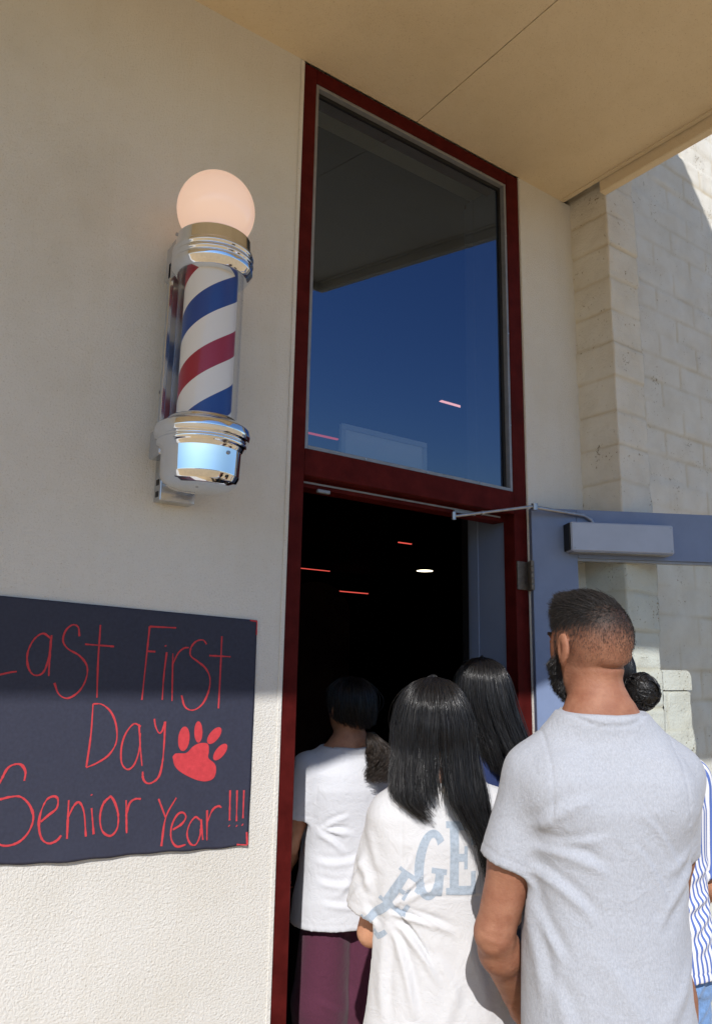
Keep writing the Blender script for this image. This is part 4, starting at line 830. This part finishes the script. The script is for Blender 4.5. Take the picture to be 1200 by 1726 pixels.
def man_disp(V, N, H):
    d = np.zeros(len(V)); c = H((0, -0.02, 1.5)); nape = np.exp(-(((V[:, 0]-c[0])/0.075)**4))*(N[:, 1] < 0.3)
    xr = V[:, 0]-c[0]
    for z, w, A in ((1.532, 0.0040, -0.0065), (1.545, 0.010, 0.003), (1.518, 0.011, 0.0030), (1.490, 0.0026, -0.0007), (1.471, 0.0024, -0.0009)):
        zz = z-0.003*np.cos(xr*24)+0.03*xr*(1 if z > 1.48 else -1)+0.0015*np.sin(xr*90+z*400); g = np.exp(-((V[:, 2]-zz)/w)**2)
        sidew = np.clip(0.55+xr*9, 0.15, 1) if z > 1.51 else 1.0; d += nape*A*g*sidew
    # elbow creases
    e = V-np.array([-0.236, 0.035, 0.965]); r = np.linalg.norm(e, axis=1); on = r < 0.085
    bk = np.clip(-N[:, 1]+0.2, 0, 1)*np.clip(1-r/0.085, 0, 1); d += on*bk*(-0.006*np.exp(-((e[:, 2]+0.016)**2+(e[:, 0]+0.015)**2*0.35)/0.010**2)-0.0025*np.exp(-((e[:, 2]-0.004+0.25*e[:, 0])/0.0045)**2)+0.0015*waves(V, 8, 20, 60, 3))
    return d
PM['disp'] = man_disp
Vb, Fb, Hm = body(PM)
def toH(V):     # into the head's own frame
    hy = rotz(PM['hyaw']); piv = np.array([0, 0, 1.50]); return (V-piv-np.array(PM['hoff']))@hy+piv
def man_stub(V):
    q = toH(V); x, y, z = q.T; b = np.zeros(len(V)); hd = (z > 1.40) & (np.abs(V[:, 0]) < 0.16)
    fade = np.clip((z-1.535-0.035*np.clip(y+0.02, 0, 1)/0.08)/0.10, 0, 1)**1.7; front = y-(0.052+0.35*np.clip(z-1.66, 0, 1))
    scalp = fade*np.clip(1-front/0.012, 0, 1); temple = (z > 1.615) | (y < 0.035)
    b = scalp*temple*0.93
    band = 0.16*np.clip((z-1.515)/0.03, 0, 1)*(y < 0.0); b = np.maximum(b, band)
    beard = np.clip((1.562-z)/0.02, 0, 1)*np.clip((z-1.45)/0.012, 0, 1)*np.clip((y-0.018-0.22*np.clip(1.53-z, 0, 1))/0.014, 0, 1)
    side = np.clip(1-np.abs(y-0.028)/0.012, 0, 1)*(z > 1.55)*(z < 1.62); b = np.maximum(b, np.maximum(beard*0.97, side*0.75))
    ear = (np.abs(x) > 0.080) & (z < 1.61) & (y < 0.03); b[ear] = 0.0
    brow = (np.abs(z-1.613) < 0.006) & (y > 0.07) & (np.abs(x) > 0.012) & (np.abs(x) < 0.052); b[brow] = 0.9
    return b*hd
body_o = skin_obj(PM, Vb, Fb, MAT['skin'], man, man_stub)
MAT['shortin'] = hair_mat('short_black_hair', (0.014, 0.012, 0.012), 0.38, 0.6)
def man_hair():
    q = toH(Vb); Nw = vnorm(Vb, Fb); hy = rotz(PM['hyaw']); Nq = Nw@hy; rs = np.random.RandomState(2)
    x, y, z = q.T; sc = man_stub(Vb)
    ok = np.where((z > 1.545) & (sc > 0.08) & (y < 0.075))[0]
    pick = ok[rs.randint(0, len(ok), 34000)]; pick = pick[rs.rand(len(pick)) < np.clip(sc[pick]*1.5, 0.12, 1)]
    p = q[pick]+rs.normal(size=(len(pick), 3))*0.0018; nn = Nq[pick]; top = np.clip((p[:, 2]-1.615)/0.062, 0, 1)
    L = 0.0022+0.0045*np.clip((p[:, 2]-1.56)/0.07, 0, 1)+0.026*top**1.5*(0.7+0.6*rs.rand(len(p))) + 0.018*top*np.clip((p[:, 1]-0.01)/0.05, 0, 1)
    comb = np.stack([-0.10+0*top, 0.75+0.1*top, 0.15+0*top], 1)*top[:, None]+np.stack([0*top, 0.15+0*top, -0.9+0*top], 1)*(1-top)[:, None]
    comb[:, 2] += 0.7*np.clip((p[:, 1]-0.015)/0.05, 0, 1)*top
    d0 = nn*(0.22+0.10*top)[:, None]+comb*0.8+rs.normal(size=p.shape)*(0.07+0.05*top)[:, None]; d0 /= np.linalg.norm(d0, axis=1)[:, None]
    d1 = nn*0.04+comb+rs.normal(size=p.shape)*0.06; d1 /= np.linalg.norm(d1, axis=1)[:, None]
    t = np.array([0, 0.33, 0.66, 1.0]); P = p[:, None, :]-nn[:, None]*0.001+L[:, None, None]*(d0[:, None]*(t-0.4*t*t)[None, :, None]+d1[:, None]*(0.5*t*t)[None, :, None])
    piv = np.array([0, 0, 1.50]); W = (P-piv)@hy.T+piv+np.array(PM['hoff'])
    strands('hair', W, 0.00058, 0.00025, MAT['shortin'], man, seed=3, rk=(0.42+0.58*top)[:, None, None])
    bd = np.where((z < 1.566) & (z > 1.45) & (sc > 0.4) & (y > 0.01))[0]; pick = bd[rs.randint(0, len(bd), 7000)]; p = q[pick]+rs.normal(size=(7000, 3))*0.0015; nn = Nq[pick]
    d0 = nn*0.6+np.array([0, 0.15, -0.9])+rs.normal(size=p.shape)*0.25; d0 /= np.linalg.norm(d0, axis=1)[:, None]; L = 0.010+0.012*rs.rand(7000)
    P = p[:, None]+d0[:, None]*L[:, None, None]*t[None, :, None]; W = (P-piv)@hy.T+piv+np.array(PM['hoff']); strands('beard', W, 0.00055, 0.00025, MAT['shortin'], man, seed=5)
man_hair()
MAT['heather'] = fabric_mat('heather_grey_jersey', (0.38, 0.398, 0.44), 0.12, 330, (1, 1, 0.45), wr=0.004, weave=0.0006)
SR = [(0.66, -0.006, 0.0, .180, .140), (0.80, -0.010, 0, .176, .134), (0.95, -.012, 0.002, .170, .128), (1.05, -.008, 0.004, .168, .126), (1.15, -.002, 0.004, .174, .130), (1.24, 0, -0.002, .176, .130), (1.30, 0, -.006, .156, .114), (1.35, 0, -.010, .112, .090), (1.39, 0, -.012, .086, .074), (1.45, 0, -.012, .072, .067)]
shirt(PM, dict(h=0.0048, hem=0.665, rings=SR, slL=(0.56, 0.066, 0.066, (-0.004, 0, 0)), slR=(0.52, 0.062, 0.062), neck=(0.070, 1.437, 0.10), seed=4, wr=0.0009, ak=0.03, so=0.012,
    bulk=[((-0.10, -0.065, 1.27), (0.075, 0.055, 0.085)), ((0.10, -0.065, 1.27), (0.075, 0.055, 0.085))],
    folds=[(-0.165, 1.20, -0.05, 1.27, .012, .005, .01), (-0.17, 1.16, -0.03, 1.12, .012, .006, .012), (-0.175, 1.12, -0.06, 1.03, .011, .006, .01), (-0.18, 1.09, -0.12, 0.95, .010, .006, -.008),
           (-0.16, 1.18, -0.02, 1.20, .009, .003, -.01), (-0.185, 1.06, -0.16, 0.86, .010, .006, .006), (-0.15, 0.92, -0.10, 0.74, .014, .004, .01), (0.18, 1.20, 0.08, 1.12, .011, .004, .01), (0.185, 1.14, 0.06, 1.02, .010, .004, -.01),
           (0.04, 1.24, 0.13, 1.10, .006, .0022, .01), (0.02, 1.18, 0.09, 1.05, .006, .0022, .01), (0.17, 1.02, 0.08, 0.86, .013, .004, .01), (-0.06, 0.98, 0.05, 0.78, .020, .003, .01), (0.10, 0.90, 0.02, 0.74, .018, .003, -.01), (-0.12, 1.34, 0.02, 1.36, .012, .002, .004), (0.14, 1.33, 0.03, 1.35, .012, .002, -.004)],
    foldsF=[]), MAT['heather'], man, 'grey_shirt')
trousers(dict(PM, girth=0.98), MAT['darkjeans'], man, 0.94); shoes(PM, MAT['shoe'], man)

# ------------------------------------------------------------------ girl with long straight hair, lettered T-shirt
s2 = 0.872
g2 = thing('person', 'girl with long straight black hair in an oversized cream T-shirt lettered across the back', 'person', (1.400, -0.470, 0), -R_(30))
P2 = dict(s=s2, h=0.006, hyaw=0.05, girth=0.95, sw=0.95,
    armL=dict(sh=(-0.134, 0.0, 1.318), el=(-0.188, 0.050, 0.985), wr=(-0.030, 0.195, 0.985), hand=dict(d=(1, 0.25, 0.15), n=(0, -1, 0), side=(0, 0.1, 1))),
    armR=dict(sh=(0.165, 0.0, 1.330), el=(0.225, 0.05, 1.03), wr=(0.06, 0.21, 0.97), hand=dict(d=(-1, 0.25, 0.0), n=(0, -1, 0), side=(0, 0.1, 1))))
V2, F2, H2 = body(P2); skin_obj(P2, V2, F2, MAT['skin2'], g2)
MAT['cream'] = fabric_mat('cream_jersey', (0.575, 0.575, 0.585), 0.015, 300, (1, 1, 1), wr=0.004, weave=0.0004)
S2R = [(0.66, 0.01, 0.01, .235, .155), (0.80, 0.01, 0.008, .215, .145), (0.95, .005, 0.004, .200, .135), (1.05, 0, 0.004, .195, .130), (1.15, 0, 0.0, .198, .130), (1.26, 0, -0.002, .195, .128), (1.32, 0, -.006, .180, .112), (1.37, 0, -.010, .135, .090), (1.41, 0, -.012, .095, .074), (1.45, 0, -.012, .078, .070)]
sh2 = shirt(P2, dict(h=0.0045, hem=0.665, rings=S2R, slL=(0.80, 0.070, 0.082, (-0.004, 0.0, 0.0)), slR=(0.84, 0.072, 0.084), neck=(0.074, 1.425, 0.08), seed=11, wr=0.0016, ak=0.008, so=0.014,
    folds=[(-0.135, 1.085, -0.02, 1.045, .0045, -.008, .006), (-0.13, 1.08, -0.03, 0.93, .0035, -.006, .008), (-0.135, 1.09, -0.045, 1.19, .004, -.005, .006), (-0.155, 1.075, 0.02, 1.035, .009, .010, .008), (-0.15, 1.06, -0.02, 0.90, .010, .009, .012), (-0.155, 1.05, -0.09, 0.82, .011, .009, .010), (-0.16, 1.04, -0.17, 0.80, .011, .007, -.006), (-0.15, 1.09, 0.0, 1.16, .008, .005, .008), (-0.15, 1.10, -0.08, 1.25, .009, .005, .008),
           (-0.18, 1.18, -0.21, 1.30, .012, .005, 0), (-0.20, 1.12, -0.24, 1.22, .011, .006, 0), (-0.22, 1.08, -0.18, 1.02, .010, .005, 0), (-0.05, 0.98, 0.04, 0.80, .016, .004, .02), (0.06, 1.00, 0.12, 0.78, .018, .004, .01), (-0.06, 1.13, 0.16, 1.125, .004, -.0022, 0), (0.02, 0.90, -0.06, 0.72, .016, .004, .01), (-0.12, 0.80, 0.02, 0.72, .014, .004, .01)],
    foldsF=[(-0.02, 1.20, 0.05, 1.07, .010, .004), (-0.05, 1.16, 0.03, 1.05, .010, .004), (0.02, 1.27, 0.04, 1.12, .010, .004)]), MAT['cream'], g2, 'cream_shirt')
trousers(P2, MAT['darkjeans'], g2, 0.94); shoes(P2, MAT['shoe'], g2)
def Lr(k):     # slab letters on a 1 x 1.5 grid, as rectangles and one open ring
    t = 0.30
    if k == 'L': return [('r', 0.12, 0.0, 0.12+t, 1.5), ('r', 0.0, 1.38, 0.12, 1.5), ('r', 0.12+t, 1.38, 0.54, 1.5), ('r', 0.0, 0.0, 0.12, 0.14), ('r', 0.12+t, 0.0, 1.0, 0.18), ('r', 0.84, 0.18, 1.0, 0.50)]
    if k == 'E': return [('r', 0.12, 0.0, 0.12+t, 1.5), ('r', 0.0, 1.36, 0.12, 1.5), ('r', 0.0, 0.0, 0.12, 0.14), ('r', 0.12+t, 1.32, 1.0, 1.5), ('r', 0.84, 1.02, 1.0, 1.32), ('r', 0.12+t, 0.68, 0.72, 0.84), ('r', 0.60, 0.52, 0.72, 0.68), ('r', 0.60, 0.84, 0.72, 1.0), ('r', 0.12+t, 0.0, 1.0, 0.18), ('r', 0.84, 0.18, 1.0, 0.48)]
    return [('a', 0.52, 0.75, 0.52, 0.75, 0.30, 0.17, 48, 318), ('r', 0.70, 0.12, 0.98, 0.70), ('r', 0.56, 0.58, 0.70, 0.70), ('r', 0.98, 0.58, 1.06, 0.70)]
def lettering():
    T = BVHTree.FromObject(sh2, bpy.context.evaluated_depsgraph_get()); V = []; F = []
    def put(ptsuv, nx, ny, cx, cz, rot, w, hgt, org, dirn):
        b = len(V); c_, s_ = math.cos(rot), math.sin(rot); ok = []
        for (u, v) in ptsuv:
            a = (u-0.5)*w; e = (v/1.5-0.5)*hgt; x = cx+a*c_-e*s_; z = cz+a*s_+e*c_
            o = Vector((x, org, z)) if dirn == 'b' else None
            hit = T.ray_cast(Vector((x, -0.6, z)), Vector((0, 1, 0)), 2.0) if dirn == 'b' else T.ray_cast(Vector((-0.55*0.80+x*0.6, -0.55*0.8+x*-0.9*0.6*-1, z)), Vector((0.6, 0.8, 0)), 2.0)
            if hit[0] is None: V.append((0, 0, 0)); ok.append(False)
            else: p = hit[0]+hit[1]*0.0007; V.append(tuple(p)); ok.append(hit[0].y < 0.08)
        for i in range(nx-1):
            for j in range(ny-1):
                q = [i*ny+j, (i+1)*ny+j, (i+1)*ny+j+1, i*ny+j+1]
                if all(ok[k] for k in q) and max((Vector(V[b+q[0]])-Vector(V[b+k])).length for k in q) < 0.02: F.append([b+k for k in q])
    for k, cx, cz, rot, w, hgt in LETTERS:
        V.clear(); F.clear()
        for sp in Lr(k):
            if sp[0] == 'r':
                _, u0, v0, u1, v1 = sp; nx = max(3, int((u1-u0)*w/0.0025)); ny = max(3, int((v1-v0)/1.5*hgt/0.0025))
                put([(u, v) for u in np.linspace(u0, u1, nx) for v in np.linspace(v0, v1, ny)], nx, ny, cx, cz, rot, w, hgt, 0, 'b')
            else:
                _, cu, cv, ru, rv, tu, tv, a0, a1 = sp; nx, ny = 60, 8; pts = []
                for a in np.linspace(R_(a0), R_(a1), nx):
                    for q in np.linspace(0, 1, ny): pts.append((cu+(ru-tu*q)*math.cos(a), cv+(rv-tv*q)*math.sin(a)))
                put(pts, nx, ny, cx, cz, rot, w, hgt, 0, 'b')
        if F: npmesh('letter', np.array(V), np.array(F), MAT['print'], sh2, True)
MAT['print'] = fabric_mat('faded_blue_print', (0.34, 0.395, 0.46), 0.16, 120, (1, 1, 1), wr=0.0, weave=0.0002)
LETTERS = [('L', -0.150, 0.925, -0.80, 0.062, 0.085), ('E', -0.106, 0.990, -0.55, 0.066, 0.095), ('G', -0.040, 1.055, -0.12, 0.074, 0.160), ('E', 0.036, 1.070, -0.02, 0.074, 0.165), ('G', 0.150, 1.045, 0.10, 0.080, 0.165)]
lettering()
e2 = [(1.4995, -0.010, -0.012, 0.010, 0.012), (1.497, -0.010, -0.012, 0.028, 0.034), (1.485, -0.012, -0.014, 0.052, 0.064), (1.465, -0.013, -0.014, 0.070, 0.085), (1.43, -0.012, -0.014, 0.087, 0.102), (1.38, -0.010, -0.016, 0.097, 0.108), (1.32, -0.010, -0.022, 0.098, 0.104), (1.26, -0.010, -0.040, 0.104, 0.098), (1.20, -0.004, -0.060, 0.108, 0.092), (1.12, 0.050, -0.074, 0.064, 0.086), (1.04, 0.078, -0.084, 0.040, 0.076), (0.96, 0.088, -0.088, 0.030, 0.072)]
def tip2(phi, r):
    c = np.cos(phi); f = np.clip((c+0.1)/0.55, 0, 1); base = 1.205+0.055*np.clip((c+0.95)/1.0, 0, 1)+0.012*np.sin(phi*3); return base+(1.055-base)*f*f*(3-2*f)+0.11*(r-0.5)*(0.4+0.6*np.abs(np.sin(phi*5)))-0.08*(r > 0.965)
long_hair(e2, tip2, 9500, 3, MAT['hair'], g2, cap=0.30, r=0.00085)

# ------------------------------------------------------------------ person in white shirt and maroon trousers in the doorway
s1 = 0.875
g1 = thing('person', 'woman in a white T-shirt and maroon trousers entering the doorway at its left jamb', 'person', (1.655, 0.300, 0), -R_(12))
P1 = dict(s=s1, h=0.007, hyaw=R_(8), girth=1.08, sw=1.02,
    armL=dict(sh=(-0.172, 0.0, 1.335), el=(-0.232, 0.035, 1.04), wr=(-0.20, 0.20, 0.88), hand=dict(d=(0.2, 0.8, -0.4), n=(1, 0, 0), side=(0, 0.4, 0.8))),
    armR=dict(sh=(0.172, 0.0, 1.335), el=(0.235, 0.03, 1.03), wr=(0.18, 0.20, 0.90), hand=dict(d=(-0.2, 0.8, -0.4), n=(-1, 0, 0), side=(0, 0.4, 0.8))))
V1, F1, H1 = body(P1); skin_obj(P1, V1, F1, MAT['skin2'], g1)
MAT['white'] = fabric_mat('white_jersey', (0.60, 0.61, 0.645), 0.012, 300, (1, 1, 1), wr=0.004, weave=0.0004)
S1R = [(0.74, 0.0, 0, .222, .160), (0.85, 0.0, 0, .212, .156), (0.95, 0, 0, .192, .140), (1.05, 0, 0.004, .182, .130), (1.15, 0, 0.004, .184, .130), (1.26, 0, -0.002, .190, .130), (1.32, 0, -.006, .182, .114), (1.37, 0, -.010, .138, .090), (1.41, 0, -.012, .095, .074), (1.45, 0, -.012, .078, .070)]
shirt(P1, dict(h=0.0055, hem=0.765, rings=S1R, slL=(0.62, 0.070, 0.068), slR=(0.62, 0.070, 0.068), neck=(0.074, 1.425, 0.08), seed=17, wr=0.0015,
    folds=[(-0.14, 1.115, -0.06, 1.085, .004, -.006, .004), (-0.14, 1.12, -0.05, 1.135, .0035, -.005, .004), (-0.15, 1.11, -0.02, 1.10, .010, .006, .006), (-0.15, 1.10, -0.06, 1.03, .010, .007, .008), (-0.14, 1.12, -0.04, 1.17, .009, .005, .008), (-0.15, 1.00, 0.02, 1.02, .013, .006, -.012), (-0.15, 0.93, 0.0, 0.93, .012, .006, -.010), (0.14, 1.04, 0.02, 0.92, .012, .006, .01), (0.16, 0.98, 0.04, 0.86, .012, .006, .01), (-0.14, 0.86, 0.10, 0.84, .010, .005, -.006), (0.16, 1.15, 0.06, 1.02, .011, .005, .01), (-0.02, 0.99, -0.10, 0.88, .012, .005, .01)]), MAT['white'], g1, 'white_shirt')
trousers(P1, MAT['maroon_cloth'], g1, 0.93, 1.5); shoes(P1, MAT['shoe'], g1)
ec = H1((0, -0.016, 1.605)); e1 = [(ec[2]+0.098*s1, ec[0], ec[1], .002, .002), (ec[2]+0.090*s1, ec[0], ec[1], .042, .048), (ec[2]+0.06*s1, ec[0], ec[1], .070, .084), (ec[2]+0.02*s1, ec[0], ec[1]-.002, .080, .098), (ec[2]-0.03*s1, ec[0], ec[1]-.006, .080, .098), (ec[2]-0.07*s1, ec[0], ec[1]-.012, .070, .088), (ec[2]-0.12*s1, ec[0]+0.01, ec[1]-.02, .045, .07)]
long_hair(e1, lambda p, r: ec[2]-0.055*s1-0.03*r-0.02*np.clip(-np.sin(p), 0, 1), 2800, 7, MAT['hair'], g1, cap=0.05, r=0.0011, S=12)
e1b = [(1.300, 0.035, -0.118, .012, .012), (1.27, 0.045, -0.130, .030, .030), (1.24, 0.060, -0.135, .040, .036), (1.20, 0.070, -0.140, .044, .036), (1.155, 0.062, -0.145, .036, .030), (1.12, 0.050, -0.145, .016, .016)]
MAT['brownhair'] = hair_mat('dark_brown_hair', (0.026, 0.018, 0.013), 0.4, 0.5)
long_hair(e1b, lambda p, r: 1.135+0.035*r, 900, 8, MAT['brownhair'], g1, r=0.0010, S=20, curl=0.03, core=0.6, s0=0.5, name='ponytail')
mb = MB(); q = H1((-0.086, 0.0, 1.540)); mb.lathe([(0.0, -0.003), (0.0025, 0.0), (0.0, 0.003)], 10); mb.build('earring', MAT['chrome'], g1, loc=tuple(q))

# ------------------------------------------------------------------ person in navy at the right jamb
s4 = 0.915
g4 = thing('person', 'girl with long dark hair in a navy top, half hidden by the right jamb', 'person', (1.965, -0.085, 0), -R_(25))
P4 = dict(s=s4, h=0.008, hyaw=-0.1, girth=0.92, sw=0.92,
    armL=dict(sh=(-0.160, 0.0, 1.335), el=(-0.20, 0.02, 1.05), wr=(-0.15, 0.17, 0.90)), armR=dict(sh=(0.160, 0.0, 1.335), el=(0.20, 0.02, 1.05), wr=(0.15, 0.17, 0.90)))
V4, F4, H4 = body(P4); skin_obj(P4, V4, F4, MAT['skin2'], g4)
MAT['navy'] = fabric_mat('navy_jersey', (0.022, 0.036, 0.11), 0.06, 300, (1, 1, 1))
S4R = [(0.78, 0, 0, .175, .130), (0.95, 0, 0, .168, .125), (1.05, 0, 0.004, .160, .118), (1.15, 0, 0.004, .168, .122), (1.26, 0, -0.002, .180, .124), (1.32, 0, -.006, .172, .110), (1.37, 0, -.010, .130, .088), (1.41, 0, -.012, .092, .072), (1.45, 0, -.012, .076, .068)]
shirt(P4, dict(h=0.007, hem=0.80, rings=S4R, slL=(0.5, 0.064, 0.062), slR=(0.5, 0.064, 0.062), seed=23, folds=[(-0.14, 1.1, 0.0, 1.05, .012, .005)]), MAT['navy'], g4, 'navy_shirt')
trousers(P4, MAT['darkjeans'], g4, 0.93); shoes(P4, MAT['shoe'], g4)
k = s4; e4 = [(1.565, -0.012, -0.012, .002, .002), (1.558, -0.012, -.012, .034, .040), (1.535, -0.012, -.014, .064, .078), (1.50, -0.012, -.014, .080, .098), (1.45, -0.010, -.016, .087, .106), (1.40, -0.004, -.022, .090, .108), (1.34, 0.012, -.035, .092, .104), (1.27, 0.035, -.055, .092, .100), (1.20, 0.055, -.072, .085, .092), (1.12, 0.065, -.085, .070, .086)]
long_hair(e4, lambda p, r: 1.17+0.04*(r-0.5)+0.05*np.clip(-np.cos(p), 0, 1), 7000, 13, MAT['hair'], g4, cap=0.25, r=0.0011)

# ------------------------------------------------------------------ woman with the braided bun
s5 = 0.925
g5 = thing('person', 'woman with a curly black bun, blue striped shirt and jeans beyond the man in grey', 'person', (1.915, -0.718, 0), -R_(22))
P5 = dict(s=s5, h=0.007, hyaw=R_(16), hoff=(-0.095, 0.03, 0.045), girth=1.0, sw=0.98,
    armL=dict(sh=(-0.168, 0.0, 1.335), el=(-0.215, 0.02, 1.04), wr=(-0.14, 0.19, 0.95)),
    armR=dict(sh=(0.168, 0.0, 1.335), el=(0.222, -0.01, 1.04), wr=(0.16, 0.18, 0.93)))
V5, F5, H5 = body(P5); skin_obj(P5, V5, F5, MAT['skin2'], g5)
MAT['stripes'] = stripe_mat('blue_striped_cotton', (0.10, 0.16, 0.42), (0.74, 0.74, 0.76), 0.0185, 0.42)
S5R = [(0.745, 0.01, 0, .205, .150), (0.85, 0.005, 0, .195, .142), (0.95, 0, 0, .182, .132), (1.05, 0, 0.004, .178, .126), (1.15, 0, 0.004, .182, .128), (1.26, 0, -0.002, .188, .128), (1.32, 0, -.006, .178, .112), (1.37, 0, -.010, .135, .090), (1.41, 0, -.012, .095, .074), (1.45, 0, -.012, .078, .070)]
shirt(P5, dict(h=0.0055, hem=0.825, rings=S5R, slL=(0.9, 0.062, 0.058), slR=(0.9, 0.066, 0.060), seed=29, wr=0.002, girth=1, seam=0,
    folds=[(0.17, 1.06, 0.02, 1.00, .012, .008, .006), (0.17, 1.02, 0.03, 0.94, .012, .007, .006), (0.16, 0.96, 0.05, 0.90, .012, .005, .006), (0.16, 1.12, 0.05, 1.08, .012, .005, .006)],
    foldsF=[(-0.10, 1.02, 0.10, 1.07, .012, .007), (-0.10, 0.97, 0.10, 1.03, .012, .006)]), MAT['stripes'], g5, 'striped_shirt')
trousers(P5, MAT['jeans'], g5, 0.93, 0.95, 'jeans'); shoes(P5, MAT['shoe'], g5)
ec = H5((0, -0.012, 1.603)); hy5 = rotz(P5['hyaw'])
def slick():
    rs = np.random.RandomState(31); n = 2600; a = rs.rand(n)*2*math.pi; b = np.arccos(1-1.25*rs.rand(n))    # from the face side back to the bun
    bun = np.array([0, -0.100, -0.035])*s5; t = np.linspace(0, 1, 14)[None, :]
    R = np.array([0.083, 0.101, 0.101])*s5
    st = np.stack([np.sin(b)*np.cos(a), np.cos(b)*0.2+0.15+0*b, np.abs(np.sin(b)*np.sin(a))+0.05], -1); st = rs.normal(size=(n, 3)); st[:, 2] = np.abs(st[:, 2])*1.2-0.55; st[:, 1] = np.clip(st[:, 1], -2, 0.35); st /= np.linalg.norm(st, axis=1)[:, None]
    en = bun/R; en = en/np.linalg.norm(en); D = st[:, None]*(1-t[..., None])+en*t[..., None]; D /= np.linalg.norm(D, axis=2)[..., None]; D *= (1+0.03*rs.rand(n, 1, 1))
    P = (D*R)@hy5.T+ec; strands('hair', P, 0.001, 0.0008, MAT['hair'], g5, seed=31)
    f = Field(ec-0.13, ec+0.13, 0.006); f.ell(ec, R*0.995, 0.01, rot=hy5); f.F = np.maximum(f.F, (ec[2]-0.055)-f.ax[2][None, None, :])
    X, Y = f.ax[0][:, None, None]-ec[0], f.ax[1][None, :, None]-ec[1]; fy = hy5[1, 1]*Y+hy5[0, 1]*X; f.F = np.maximum(f.F, np.minimum(fy-0.045, ec[2]+0.040-f.ax[2][None, None, :])); V, F = f.mesh(); npmesh("hair_mass", V, F, MAT["hairdark"], g5, True)
    bc = hy5@np.array([0.0, -0.133, -0.052])*1.0+ec; P = []
    for k in range(46):        # curls wound round the knot
        ax = rs.normal(size=3); ax /= np.linalg.norm(ax); u = np.cross(ax, [0.3, 0.5, 0.8]); u /= np.linalg.norm(u); v = np.cross(ax, u); off = ax*rs.uniform(-0.028, 0.028); rr = math.sqrt(max(0.0004, 0.043**2-np.dot(off, off)))
        th = np.linspace(0, 2.2+2.5*rs.rand(), 26)+rs.rand()*6.28
        cen = bc+off+(np.outer(np.cos(th), u)+np.outer(np.sin(th), v))*rr*[1, 1, 1.12]
        for j in range(22):
            a0 = rs.rand()*6.28; w = 0.0062; P.append(cen+w*math.sqrt(rs.rand())*(np.outer(np.cos(a0+th*3.0), ax)+np.outer(np.sin(a0+th*3.0), unit(off+ax*0.3+0.01))))
    P = np.array(P); strands('bun', P, 0.0011, 0.0008, MAT['hair'], g5, seed=33)
    f = Field(bc-0.07, bc+0.07, 0.006); f.ell(bc, [0.038, 0.038, 0.043], 0.01); V, F = f.mesh(); npmesh('bun_core', V, F, MAT['hairdark'], g5, True)
slick()
mb = MB(); mb.tube([(0.205, 0.05, 1.20), (0.236, 0.02, 1.12), (0.250, 0.01, 1.02), (0.250, 0.06, 0.93)], [0.008, 0.011, 0.011, 0.011], 8); mb.build('bag_strap', MAT['black'], g5, smooth=True)
